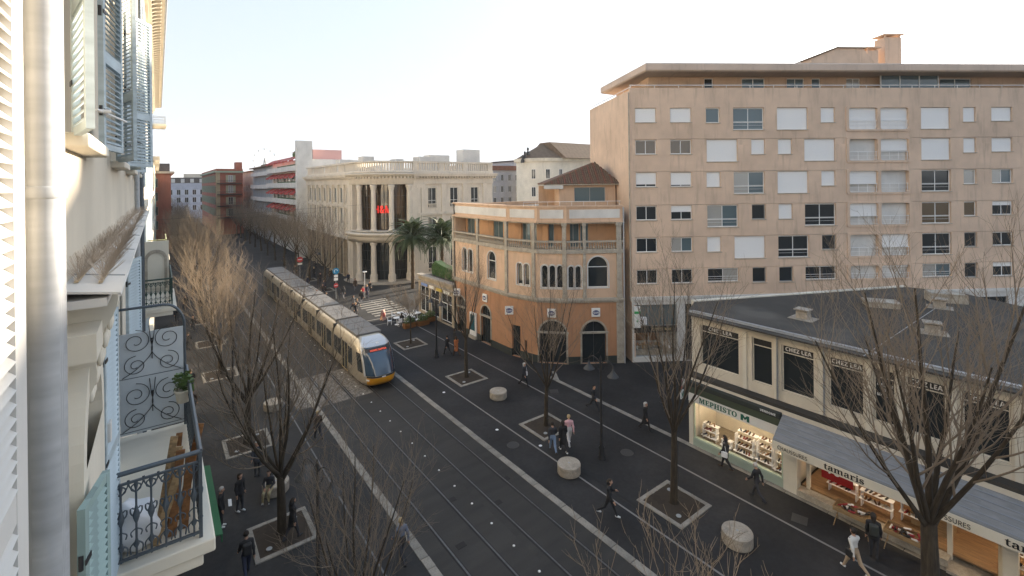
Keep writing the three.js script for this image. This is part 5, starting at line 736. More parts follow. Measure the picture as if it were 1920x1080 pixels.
// ---------------------------------------------------------------- tram
{
  const T = thing('tram', 'long bronze-silver tram with blue windscreen and orange bumper coming down the avenue', 'tram', 13.13, 0, 33.25);
  const lerpT = (t, h) => { if (h <= t[0][0]) return t[0][1]; for (let i = 0; i + 1 < t.length; i++) if (h <= t[i + 1][0]) { const k = (h - t[i][0]) / (t[i + 1][0] - t[i][0]); return t[i][1] + (t[i + 1][1] - t[i][1]) * k; } return t[t.length - 1][1]; };
  const tip = [[.22, .42], [.45, .12], [.8, .0], [1.05, .05], [1.5, .26], [2.0, .56], [2.4, .88], [2.75, 1.28], [3.0, 1.72], [3.18, 2.2], [3.3, 2.8]], hw = [[.22, 1.2], [.4, 1.29], [.8, 1.325], [2.45, 1.325], [2.75, 1.27], [2.95, 1.17], [3.12, 1.02], [3.24, .85], [3.3, .7]];
  const NL = 2.9, S = (th, h, off = 0) => { const s = Math.sin(th), c = Math.abs(Math.cos(th)), w = lerpT(hw, h) + off, z = NL - (NL - lerpT(tip, h) + off) * Math.pow(c, .62); return [w * Math.sign(s) * Math.pow(Math.abs(s), .62), h, z]; };
  const hs = [.22, .35, .5, .65, .8, .95, 1.1, 1.3, 1.5, 1.75, 2.0, 2.2, 2.4, 2.6, 2.75, 2.9, 3.0, 3.1, 3.18, 3.25, 3.3];
  const patch = (t0, t1, nt, h0, h1, nh, off, close) => { const pos = [], idx = []; for (let j = 0; j <= nh; j++) for (let i = 0; i <= nt; i++) { const h = h0 + (h1 - h0) * j / nh, q = S(t0 + (t1 - t0) * i / nt, h, off); pos.push(q[0], q[1], -q[2]); } for (let j = 0; j < nh; j++) for (let i = 0; i < nt; i++) { const a = j * (nt + 1) + i; idx.push(a, a + 1, a + nt + 1, a + 1, a + nt + 2, a + nt + 1); } const g = new THREE.BufferGeometry(); g.setAttribute('position', new THREE.Float32BufferAttribute(pos, 3)); g.setIndex(idx); g.computeVertexNormals(); return g; };
  const bronze = phys(.44, .385, .295, .3, { metalness: .55, clearcoat: .8, clearcoatRoughness: .15 }), silver = mat(.50, .52, .55, .35, { metalness: .4 }), rg = mat(.20, .19, .18, .6, { map: TX.metal }), bellows = mat(.03, .03, .03, .9);
  const screenGlass = phys(.022, .05, .085, .03, { clearcoat: 1, ior: 1.6 });
  const side = (L) => { const pts = [[-.22, 0]]; const s = new THREE.Shape(); hw.forEach(([h, w], i) => i ? s.lineTo(w, h) : s.moveTo(w, h)); for (let i = hw.length - 1; i >= 0; i--) s.lineTo(-hw[i][1], hw[i][0]); s.closePath(); return toCreasedNormals(new THREE.ExtrudeGeometry(s, { depth: L, bevelEnabled: false }), .6); };
  const cab = (flip) => {
    const c = M('cab', [patch(-Math.PI / 2, Math.PI / 2, 36, .22, 3.3, 40, 0)], bronze); c.geometry.translate(0, 0, 0);
    M('windscreen', [patch(-.86, .86, 16, 1.02, 2.78, 14, .014)], screenGlass, c);
    M('windscreen_frame', [patch(.84, .95, 3, .95, 3.05, 14, .022), patch(-.95, -.84, 3, .95, 3.05, 14, .022)], silver, c);
    M('brow', [patch(-.86, .86, 14, 2.8, 3.26, 6, .012)], silver, c);
    M('bumper', [patch(-.76, .76, 14, .3, .88, 6, .02)], mat(.62, .27, .012, .4), c);
    M('bumper_trim', [patch(-.78, .78, 14, .89, 1.0, 2, .012)], MT.black, c);
    for (const s of [-1, 1]) { M('cab_window', [patch(s * 1.02, s * 1.36, 6, 1.12, 2.42, 8, .012)], MT.glass, c); M('headlight', [patch(s * .62, s * .82, 4, .66, .8, 3, .03)], MT.white, c); }
    const dd = M('destination_display', [patch(-.62, .62, 10, 2.5, 2.74, 3, .024)], MT.black, c);
    if (!flip) { const led = new THREE.MeshStandardMaterial({ color: rgb(.3, .03, .02), emissive: rgb(1, .16, .1), emissiveIntensity: .22 }); const tx = M('lettering', [text('HENRI SAPPIA', .15, .01, 'droid_sans_bold', 1.25)], led, dd); tx.position.set(0, 2.55, -1.0); tx.rotation.x = -.85; M('fleet_number', [text('02', .15, .01)], MT.white, c).position.set(.12, 2.92, -1.5); const fn = c.children[c.children.length - 1]; fn.rotation.x = -1.05; M('number_plate', [bx(-.14, .14, .88, .96, .0, .02)], MT.white, c); }
    return c;
  };
  const f = cab(false); T.add(f); const mods = []; const total = 41.4;
  // bodies
  let z = NL; const lens = [4.9, 5.0, 5.0, 5.0, 5.0, 5.0, 4.9]; const gap = .42;
  const winG = (w) => cached(`tw${w}`, () => ready([rbx(0, w, 1.12, 2.42, -.006, .012, .004, 1)]));
  lens.forEach((L, i) => {
    const b = M('car_body', [side(L)], bronze, T); b.position.z = -(z + L);
    for (const s of [-1, 1]) {
      const plan = i % 2 ? [[.2, 1.45], [1.75, 1.5, 1], [3.35, 1.45]] : [[.15, .9], [1.15, 1.4, 1], [2.7, .95], [3.75, .95]];
      for (const [x, w, d] of plan) { const g = d ? cached(`td${w}`, () => ready([bx(0, w, .36, 2.5, -.006, .01)])) : winG(w); const m = M(d ? 'door' : 'window', g, MT.glass, b); m.position.set(s * 1.327, 0, s > 0 ? L - x : L - x - w + 0); m.rotation.y = s > 0 ? Math.PI / 2 : -Math.PI / 2; if (s < 0) m.position.z = L - x - w; if (d) M('door_edge', cached(`te${w}`, () => ready([bx(0, .05, .36, 2.5, .01, .02), bx(w - .05, w, .36, 2.5, .01, .02), bx(w / 2 - .03, w / 2 + .03, .36, 2.5, .01, .02), bx(0, w, .36, .42, .012, .022)])), mat(.55, .42, .22, .4, { metalness: .4 }), m); }
    }
    const pn = 3; for (let k = 0; k < pn; k++) M('roof_panel', cached(`rp${L}`, () => ready([rbx(-.98, .98, 3.2, 3.42, .03, L / pn - .03, .03, 1), bx(-.02, .02, 3.42, 3.435, .05, L / pn - .05)])), rg, b).position.z = k * L / pn;
    if (i === 3) { const p = M('pantograph', [rod([-.7, 3.5, 1.2], [-.7, 3.5, 3.2], .03), rod([.7, 3.5, 1.2], [.7, 3.5, 3.2], .03), rod([-.5, 3.5, 3], [0, 3.75, 1.5], .03), rod([.5, 3.5, 3], [0, 3.75, 1.5], .03), rod([0, 3.75, 1.5], [-.6, 3.95, 2.8], .02), rod([0, 3.75, 1.5], [.6, 3.95, 2.8], .02), rod([-.8, 3.97, 2.8], [.8, 3.97, 2.8], .025)], MT.dark, b); M('insulator', [cy(-.7, 3.4, 3.52, 1.2, .06), cy(.7, 3.4, 3.52, 3.2, .06)], MT.tileRed, b); }
    z += L; if (i < 6) { M('bellows', [bx(-1.2, 1.2, .4, 3.1, -gap, 0), ...[.1, .2, .3].map((q) => bx(-1.24, 1.24, .38, 3.14, -q - .03, -q + .03))], bellows, T).position.z = -z; z += gap; }
  });
  const rear = cab(true); T.add(rear); rear.rotation.y = Math.PI; rear.position.z = -(z + NL);
  M('underframe', [bx(-1.0, 1.0, .12, .24, -(z + 1), -1.6)], MT.frameG, T);
  for (let k = 0; k < 4; k++) for (const s of [-1, 1]) M('wheel', [(() => { const g = new THREE.CylinderGeometry(.3, .3, .12, 18); g.rotateZ(Math.PI / 2); g.translate(s * .72, .3, -(3.4 + k * 10.6)); return g; })()], MT.dark, T);
}

// ---------------------------------------------------------------- bare street trees
function buildTree(seed, o) {
  const r = rng(seed), A = { p: [], n: [], i: [], u: [] }, K = { p: [], n: [], i: [], u: [] };
  const up = new THREE.Vector3(0, 1, 0), q1 = new THREE.Vector3(), q2 = new THREE.Vector3(), d = new THREE.Vector3();
  function tubeTo(B, pts, rad, n) {
    const base = B.p.length / 3; let len = 0; const N = pts.length;
    for (let k = 0; k < N; k++) {
      d.subVectors(pts[Math.min(k + 1, N - 1)], pts[Math.max(k - 1, 0)]).normalize();
      q1.set(1, 0, 0); if (Math.abs(d.x) > .8) q1.set(0, 0, 1); q1.cross(d).normalize(); q2.crossVectors(d, q1);
      if (k) len += pts[k].distanceTo(pts[k - 1]);
      for (let j = 0; j < n; j++) { const a = j / n * 2 * Math.PI, c = Math.cos(a), s = Math.sin(a), x = q1.x * c + q2.x * s, y = q1.y * c + q2.y * s, z = q1.z * c + q2.z * s, R = rad[k]; B.p.push(pts[k].x + x * R, pts[k].y + y * R, pts[k].z + z * R); B.n.push(x, y, z); B.u.push(j / n * 2 * Math.PI * rad[0] * 2, len); }
    }
    for (let k = 0; k + 1 < N; k++) for (let j = 0; j < n; j++) { const a = base + k * n + j, b = base + k * n + (j + 1) % n; B.i.push(a, b, a + n, b, b + n, a + n); }
  }
  function path(start, dir, len, segs, trop, wob) { const pts = [start.clone()], v = dir.clone().normalize(); for (let k = 0; k < segs; k++) { v.x += (r() - .5) * wob; v.z += (r() - .5) * wob; v.y += trop / segs + (r() - .5) * wob * .5; v.normalize(); pts.push(pts[k].clone().addScaledVector(v, len / segs)); } return pts; }
  const along = (pts, t) => { const f = t * (pts.length - 1), k = Math.min(pts.length - 2, Math.floor(f)); return [pts[k].clone().lerp(pts[k + 1], f - k), pts[k + 1].clone().sub(pts[k]).normalize()]; };
  const side = (v, ang) => { const a = r() * 6.283, w = new THREE.Vector3(Math.cos(a), .25, Math.sin(a)); w.addScaledVector(v, -w.dot(v)).normalize(); return v.clone().multiplyScalar(Math.cos(ang)).addScaledVector(w, Math.sin(ang)); };
  const cnt = [0, 0, 0]; const sec = o.sec ?? 9, ter = o.ter ?? 7, qua = o.qua ?? 4, tw = o.twig ?? 1;
  function limb(start, dir, len, rad) {
    const pts = path(start, dir, len, 6, o.trop ?? .55, .16); tubeTo(A, pts, pts.map((_, k) => rad * (1 - .78 * k / 6)), 6);
    for (let s = 0; s < sec; s++) {
      const t = .18 + .8 * (s + r()) / sec, [p, v] = along(pts, Math.min(.98, t)), l2 = len * (.62 - .3 * t) * (.75 + .5 * r());
      const b2 = path(p, side(v, .35 + .4 * r()), l2, 5, .65, .16), r2 = rad * (1 - .7 * t) * .5; tubeTo(K, b2, b2.map((_, k) => Math.max(.006 * tw, r2 * (1 - .8 * k / 5))), 4);
      for (let u = 0; u < ter; u++) {
        const t2 = .15 + .83 * (u + r()) / ter, [p3, v3] = along(b2, Math.min(.98, t2)), l3 = Math.max(.35, l2 * (.6 - .25 * t2) * (.6 + .7 * r()));
        const b3 = path(p3, side(v3, .35 + .45 * r()), l3, 3, .5, .2), r3 = Math.max(.006, r2 * .42) * 1; tubeTo(K, b3, [r3 * tw, r3 * .75 * tw, r3 * .5 * tw, .003 * tw], 3);
        for (let w = 0; w < qua; w++) { const t4 = .25 + .7 * (w + r()) / qua, [p4, v4] = along(b3, Math.min(.97, t4)), b4 = path(p4, side(v4, .4 + .5 * r()), Math.max(.22, l3 * .45 * (.6 + .8 * r())), 2, .35, .22); tubeTo(K, b4, [.0055 * tw, .0042 * tw, .0024 * tw], 3); }
      }
    }
  }
  const th = o.trunk, tp = path(new THREE.Vector3(0, -.05, 0), up, th, 7, .2, o.lean ?? .06), r0 = o.r0;
  tubeTo(A, tp, tp.map((_, k) => r0 * (k === 0 ? 1.35 : 1.06 - .32 * k / 7)), 10);
  const top = tp[7];
  for (let i = 0; i < o.limbs; i++) { const a = i / o.limbs * 6.283 + r() * .7, e = (o.elev ?? 58) * D2R + (r() - .5) * .45; const [s] = along(tp, i < 2 ? 1 : .86 + .14 * r()); limb(s, new THREE.Vector3(Math.cos(a) * Math.cos(e), Math.sin(e), Math.sin(a) * Math.cos(e)), (o.H - th) * (.72 + .3 * r()), r0 * (.30 + .13 * r())); }
  if (o.leader) limb(top, up, (o.H - th) * .95, r0 * .4);
  const mk = (B) => { const g = new THREE.BufferGeometry(); g.setAttribute('position', new THREE.Float32BufferAttribute(B.p, 3)); g.setAttribute('normal', new THREE.Float32BufferAttribute(B.n, 3)); g.setAttribute('uv', new THREE.Float32BufferAttribute(B.u, 2)); g.setIndex(B.i); g.userData.ready = true; return g; };
  return [mk(A), mk(K)];
}
const TREES = {
  a: buildTree(11, { H: 10.8, trunk: 3.4, r0: .17, limbs: 6, leader: 1, elev: 66, sec: 8, ter: 6, qua: 3, twig: .8 }),
  b: buildTree(27, { H: 10.2, trunk: 3.0, r0: .16, limbs: 6, leader: 1, elev: 62, sec: 8, ter: 6, qua: 3, twig: .85 }),
  c: buildTree(35, { H: 9.4, trunk: 2.6, r0: .20, limbs: 8, elev: 58, sec: 9, ter: 6, qua: 4, leader: 1, twig: .85 }),
  big: buildTree(52, { H: 12.2, trunk: 4.4, r0: .27, limbs: 8, elev: 60, sec: 9, ter: 7, qua: 4, leader: 1, lean: .03, twig: .8 }),
  l1: buildTree(63, { H: 10, trunk: 3.2, r0: .17, limbs: 6, leader: 1, elev: 52, sec: 9, ter: 7, qua: 3, twig: 1.15 }),
  l2: buildTree(71, { H: 9.2, trunk: 3.0, r0: .16, limbs: 7, elev: 50, sec: 9, ter: 7, qua: 3, twig: 1.15 }),
  sap: buildTree(97, { H: 10, trunk: 6.6, r0: .08, limbs: 6, elev: 62, sec: 7, ter: 5, qua: 2, twig: .9 }),
  small: buildTree(83, { H: 5.6, trunk: 2.6, r0: .07, limbs: 7, elev: 45, sec: 8, ter: 7, qua: 3, trop: .2, twig: 1.2 }),
};
function tree(k, X, Z, turn, s, label, group, pale) { const t = thing('street_tree', label, 'tree', X, 0, Z, turn, group); M('trunk', TREES[k][0], MT.bark, t); M('crown', TREES[k][1], MT.twig, t); t.scale.setScalar(s); return t; }
{
  const G = 'bare street trees', F = 'bare avenue trees in the distance';
  tree('a', 19.05, 13.0, .4, 1.02, 'bare tree rising from the stone pit before the green-lettered shoe shop', G);
  tree('b', 18.95, 21.9, 2.1, .86, 'bare tree in the pit beside the three walkers', G);
  tree('a', 18.9, 31.15, 3.6, .88, 'bare tree in front of the orange corner with bank signs', G);
  tree('small', 18.82, 41.0, 0, 1, 'small round-headed young tree near the cafe tables', G, 1);
  tree('big', 19.1, 3.9, 1.3, 1.0, 'large multi-limbed bare tree at the lower right before the shops', G);
  tree('l2', 3.85, 43.9, .9, .95, 'sunlit pale bare tree on the left pavement', G, 1);
  tree('c', 4.05, 31.2, 2.6, 1.0, 'dense brown bare tree on the left pavement beside the tram', G);
  tree('c', 4.15, 22.2, 5.2, .98, 'bare tree on the left pavement beside the chatting people', G);
  tree('a', 4.2, 13.0, 1.0, .74, 'bare treetop on the left pavement near the bottom edge', G);
  tree('sap', 6.1, 4.2, 0, .98, 'thin young treetop poking up at the bottom edge', G);
  const r = rng(5), OW = ['first', 'second', 'third', 'fourth', 'fifth', 'sixth', 'seventh', 'eighth', 'ninth', 'tenth', 'eleventh', 'twelfth', 'thirteenth', 'fourteenth', 'fifteenth', 'sixteenth']; let i = 0;
  for (let Z = 53.2; Z < 175; Z += 8.6, i++) tree(i % 2 ? 'l1' : 'l2', 3.7 + .5 * r(), Z, r() * 6, .95 + .2 * r(), i < 2 ? (i ? 'second bare tree beyond the sunlit one on the left pavement' : 'bare tree just beyond the sunlit one on the left pavement') : `${OW[i]} bare tree counting away along the long left row`, F);
  i = 0; for (let Z = 69.5; Z < 175; Z += 8.6, i++) tree(i % 2 ? 'l2' : 'l1', 18.6 + .5 * r(), Z, r() * 6, .95 + .2 * r(), i < 1 ? 'bare tree standing before the pillared store wing' : `${OW[i]} bare tree counting away along the right row`, F);
  i = 0; for (let Z = 100; Z < 170; Z += 12, i++) tree('l1', 22.2, Z, r() * 6, .9, `${OW[i]} bare tree close against the far right facades`, F);
}
{ // palms before the pillared store
  const r = rng(44), frond = (() => { const L = []; const n = 26; for (const s of [-1, 1]) for (let i = 2; i < n; i++) { const t = i / n, x = 2.9 * t, y = .75 * Math.sin(t * 2.1) - 1.5 * t * t * t, w = .55 * Math.sin(Math.PI * Math.min(1, t + .12)), g = new THREE.PlaneGeometry(.07, w); g.translate(0, -w / 2, 0); g.rotateX(-1.15 * s); g.rotateY(s * .35); g.translate(x, y, 0); L.push(g); } L.push(tube(Array.from({ length: 9 }, (_, i) => { const t = i / 8; return [2.9 * t, .75 * Math.sin(t * 2.1) - 1.5 * t * t * t, 0]; }), .025, 10, 4)); return ready(L); })();
  [[29.2, 62.6, 7.4, 'left of the two palms before the pillared store'], [33.2, 61.2, 7.2, 'right of the two palms beside the orange building']].forEach(([X, Z, h, w]) => {
    const p = thing('palm_tree', `green palm with arching fronds, ${w}`, 'palm', X, 0, Z, r() * 6, 'palms before the store'); const pts = []; for (let i = 0; i <= 14; i++) pts.push([.26 + .05 * (i % 2) - .004 * i, h * i / 14 - .1]); M('trunk', [lathe(pts, 12)], MT.palmTrunk, p);
    const c = new THREE.Group(); c.name = 'crown'; c.position.y = h - .15; p.add(c); for (let i = 0; i < 58; i++) { const m = M('frond', frond, MT.palm, c); m.rotation.order = 'YZX'; m.rotation.y = i * 2.399; m.rotation.z = 1.15 - 1.9 * (i / 58) + rr(-.12, .12, r); m.scale.setScalar(rr(1.1, 1.45, r)); }
  });
}
{ // twin-arm lamp posts
  const pole = ready([lathe([[.2, 0], [.2, .12], [.15, .2], [.13, .55], [.16, .62], [.1, .72], [.075, 1.2], [.055, 4.6], [.075, 4.7], [.05, 4.8], [.045, 5.3], [.07, 5.38], [.02, 5.55], [0, 5.6]], 14)]);
  const bell = ready([lathe([[.03, .42], [.06, .4], [.07, .3], [.14, .2], [.26, .06], [.31, 0], [.29, 0], [.24, .05], [.1, .18]], 20)]), arm = ready([tube([[0, 5.1, 0], [0, 5.35, .25], [0, 5.42, .55], [0, 5.25, .78], [0, 5.08, .8]], .025, 20, 6), tube([[0, 4.75, 0], [0, 4.85, .2], [0, 5.1, .32], [0, 5.3, .3]], .014, 16, 5)]);
  const dif = ready([mv(new THREE.SphereGeometry(.12, 12, 8), 0, .06, 0)]);
  for (const [X, Z, a, w] of [[19.1, 17.5, .1, 'beside the drum seat on the right pavement'], [19.1, 36.4, .1, 'by the young round tree near the cafe'], [3.84, 35.9, 0, 'on the left pavement near the tram'], [4.3, 17.0, .35, 'close below on the left pavement'], [3.9, 57, 0, 'far along the left pavement'], [19.1, 74, 0, 'before the pillared store wing']]) {
    const t = thing('street_lamp', `dark iron lamp post with two bell shades ${w}`, 'street lamp', X, 0, Z, a, 'twin bell street lamps'); M('pole', pole, MT.iron, t);
    for (const s of [0, 1]) { const m = M('arm', arm, MT.iron, t); m.rotation.y = s * Math.PI; const b = M('bell_shade', bell, mat(.035, .037, .04, .55), t); b.position.set(0, 4.66, s ? -.8 : .8); M('lens', dif, MT.plasticW, b).scale.y = .5; }
  }
}
{ // road signs
  const disc = (r) => { const g = new THREE.CylinderGeometry(r, r, .02, 24); g.rotateX(Math.PI / 2); return g; };
  const s = thing('traffic_sign', 'sign pole with round blue sign over white plates and red disc', 'road sign', 18.65, 0, 63.5); M('pole', [cy(0, 0, 4.0, 0, .04)], MT.frameG, s); const bd = M('blue_disc', [mv(disc(.42), 0, 3.65, .06)], mat(.01, .22, .42, .4), s); M('symbol', [mv(new THREE.TorusGeometry(.2, .035, 6, 18, 4.2), 0, 3.65, .075)], MT.white, bd); M('plate', [bx(-.26, .26, 2.85, 3.15, .04, .06)], MT.white, s); M('plate', [bx(-.26, .26, 2.4, 2.75, .04, .06)], MT.white, s); M('red_disc', [mv(disc(.3), 0, 1.75, .06)], mat(.55, .05, .05, .4), s); M('bar', [bx(-.2, .2, 1.7, 1.8, .07, .08)], MT.white, s);
  const n = thing('no_entry_sign', 'round red sign with white bar on a pole by the trees', 'road sign', 18.4, 0, 82); M('pole', [cy(0, 0, 3.0, 0, .04)], MT.frameG, n); M('red_disc', [mv(disc(.46), 0, 2.9, .05)], mat(.55, .04, .05, .4), n); M('bar', [bx(-.32, .32, 2.84, 2.98, .06, .07)], MT.white, n); M('plate', [bx(-.35, .35, 2.05, 2.35, .04, .06)], MT.white, n);
  const l = thing('path_light', 'slim white lamp post with flat head before the round portico', 'street lamp', 21.8, 0, 61.5); M('pole', [cy(0, 0, 3.4, 0, .05)], MT.white, l); M('head', [cy(0, 3.4, 3.5, 0, .28, .3, 16)], MT.white, l);
  const p = thing('pharmacy_sign', 'white vertical blade sign with green band on the peach block base', 'sign', 31.2, 0, 24.85, -.59); M('panel', [bx(-.02, .48, 3.0, 4.75, .02, .14)], MT.white, p); M('green_band', [bx(-.02, .48, 4.15, 4.35, .0, .16)], mat(.03, .33, .09, .5), p); M('print', [text('+', .3, .01)], mat(.05, .3, .1, .5), p).position.set(.23, 3.4, .142);
  const ac = thing('air_conditioner', 'white air conditioner unit on the mezzanine glazing', 'air conditioner', 31.95, 3.15, 24.8, -.59); M('case', [rbx(-.45, .45, 0, .62, .0, .3, .03, 2)], MT.plasticW, ac); M('fan_grille', [mv(new THREE.TorusGeometry(.2, .02, 6, 20), -.12, .31, .31), mv(new THREE.TorusGeometry(.1, .015, 6, 20), -.12, .31, .31)], MT.dark, ac);
}
{ // cafe terrace
  const cg = ready([rbx(-.2, .2, .43, .46, -.2, .2, .012, 1), rbx(-.2, .2, .5, .84, -.21, -.185, .01, 1), rod([-.18, 0, -.2], [-.18, .84, -.2], .014), rod([.18, 0, -.2], [.18, .84, -.2], .014), rod([-.18, 0, .18], [-.18, .44, .18], .014), rod([.18, 0, .18], [.18, .44, .18], .014)]);
  let n = 0; const tw = ['nearest the tram', 'beside the planter', 'by the menu board', 'closest to the shop wall'];
  [[20.3, 47.6], [21.6, 46.9], [21.4, 49.2], [22.9, 48.0]].forEach(([X, Z], i) => {
    const t = thing('cafe_table', `white round cafe table ${tw[i]}`, 'table', X, 0, Z, 0, 'white cafe tables'); M('top', [cy(0, .72, .75, 0, .38, .38, 20)], MT.plasticW, t); M('pedestal', [cy(0, .03, .72, 0, .03), cy(0, 0, .03, 0, .24, .2, 16)], MT.plasticW, t);
    for (let k = 0; k < 3; k++) { const a = i + k * 2.1, c = thing('cafe_chair', `white cafe chair around the table ${tw[i]}`, 'chair', X + .75 * Math.sin(a), 0, Z - .75 * Math.cos(a), a + Math.PI, 'white cafe chairs ' + tw[i]); M('chair_frame', cg, MT.plasticW, c); n++; }
  });
  const r = rng(12), bush = (() => { const L = []; for (let i = 0; i < 420; i++) { const g = new THREE.PlaneGeometry(.11, .06); g.rotateX(rr(-1.5, 1.5, r)); g.rotateY(rr(0, 6, r)); const a = r() * 6.28, q = Math.sqrt(r()); g.translate(q * .62 * Math.cos(a), .5 + .75 * r() * (1.1 - .5 * q), q * .34 * Math.sin(a)); L.push(g); } return ready(L); })();
  [[22.4, 45.7, 'in front of the cafe tables'], [20.9, 45.8, 'beside the young round tree'], [23.6, 46.4, 'against the shop wall']].forEach(([X, Z, w]) => { const p = thing('planter_box', `wooden planter with bushy green shrub ${w}`, 'planter', X, 0, Z, .1, 'cafe planters'); M('trough', [rbx(-.65, .65, 0, .5, -.3, .3, .02, 1)], MT.woodBrown, p); M('shrub', bush, MT.leaf, p).userData.kind = 'stuff'; });
  const a = thing('menu_board', 'folding pavement menu board with reddish print by the cafe', 'menu board', 19.8, 0, 50.2, .5); M('panel', [(() => { const g = bx(-.3, .3, 0, 1.1, -.012, .012); g.rotateX(-.16); g.translate(0, 0, .18); return g; })()], mat(.5, .3, .24, .6), a); M('panel', [(() => { const g = bx(-.3, .3, 0, 1.1, -.012, .012); g.rotateX(.16); g.translate(0, 0, -.18); return g; })()], MT.woodBrown, a); M('print', [(() => { const g = bx(-.22, .22, .35, .8, .012, .016); g.rotateX(-.16); g.translate(0, 0, .18); return g; })()], mat(.45, .08, .06, .6), a);
}
{ const w = M('span_wire', [rod(V3(-.5, 11.5, 62), V3(24.5, 12.2, 66), .012, .012, 4)], MT.iron); tagMesh(w, 'thin dark span wire crossing above the avenue before the portico', 'wire'); const w2 = M('span_wire', [rod(V3(-.5, 9, 95), V3(24.5, 9.6, 97), .014, .014, 4)], MT.iron); tagMesh(w2, 'thin dark span wire crossing the avenue farther back', 'wire'); }

// ---------------------------------------------------------------- people
function nets(f, mn, dims, c) { // naive surface nets
  const [nx, ny, nz] = dims, v = new Float32Array(nx * ny * nz), id = new Int32Array(nx * ny * nz).fill(-1), P = [], I = [], at = (x, y, z) => x + nx * (y + ny * z);
  for (let z = 0; z < nz; z++) for (let y = 0; y < ny; y++) for (let x = 0; x < nx; x++) v[at(x, y, z)] = f(mn[0] + x * c, mn[1] + y * c, mn[2] + z * c);
  for (let z = 0; z < nz - 1; z++) for (let y = 0; y < ny - 1; y++) for (let x = 0; x < nx - 1; x++) {
    let n = 0, sx = 0, sy = 0, sz = 0;
    for (let e = 0; e < 12; e++) { const ax = e >> 2, b0 = e & 1, b1 = (e >> 1) & 1; const o = [0, 0, 0]; o[(ax + 1) % 3] = b0; o[(ax + 2) % 3] = b1; const p = [...o]; p[ax] = 1; const a = v[at(x + o[0], y + o[1], z + o[2])], b = v[at(x + p[0], y + p[1], z + p[2])]; if ((a < 0) !== (b < 0)) { const t = a / (a - b); n++; sx += o[0] + (ax === 0 ? t : 0); sy += o[1] + (ax === 1 ? t : 0); sz += o[2] + (ax === 2 ? t : 0); } }
    if (n) { id[at(x, y, z)] = P.length / 3; P.push(mn[0] + (x + sx / n) * c, mn[1] + (y + sy / n) * c, mn[2] + (z + sz / n) * c); }
  }
  const quad = (a, b, d, e, flip) => { if (a < 0 || b < 0 || d < 0 || e < 0) return; flip ? I.push(a, d, b, a, e, d) : I.push(a, b, d, a, d, e); };
  for (let z = 1; z < nz - 1; z++) for (let y = 1; y < ny - 1; y++) for (let x = 1; x < nx - 1; x++) {
    const s = v[at(x, y, z)] < 0;
    if (s !== v[at(x + 1, y, z)] < 0) quad(id[at(x, y - 1, z - 1)], id[at(x, y, z - 1)], id[at(x, y, z)], id[at(x, y - 1, z)], !s);
    if (s !== v[at(x, y + 1, z)] < 0) quad(id[at(x - 1, y, z - 1)], id[at(x - 1, y, z)], id[at(x, y, z)], id[at(x, y, z - 1)], !s);
    if (s !== v[at(x, y, z + 1)] < 0) quad(id[at(x - 1, y - 1, z)], id[at(x, y - 1, z)], id[at(x, y, z)], id[at(x - 1, y, z)], !s);
  }
  return [P, I];
}
function capD(px, py, pz, b) { const [ax, ay, az, bx2, by, bz, ra, rb] = b, fz = b[9] || 1; const dx = bx2 - ax, dy = by - ay, dz = (bz - az) * fz, qx = px - ax, qy = py - ay, qz = (pz - az) * fz; const t = Math.max(0, Math.min(1, (qx * dx + qy * dy + qz * dz) / (dx * dx + dy * dy + dz * dz + 1e-9))); const ex = qx - dx * t, ey = qy - dy * t, ez = qz - dz * t; return (Math.sqrt(ex * ex + ey * ey + ez * ez) - (ra + (rb - ra) * t)) / (fz > 1 ? 1.12 : 1); }
function bodyField(B, k) { return (x, y, z) => { let s = 0; for (const b of B) { const d = capD(x, y, z, b); if (d < .22) s += Math.exp(-d / k); } return s > 0 ? -k * Math.log(s) : .2; }; }
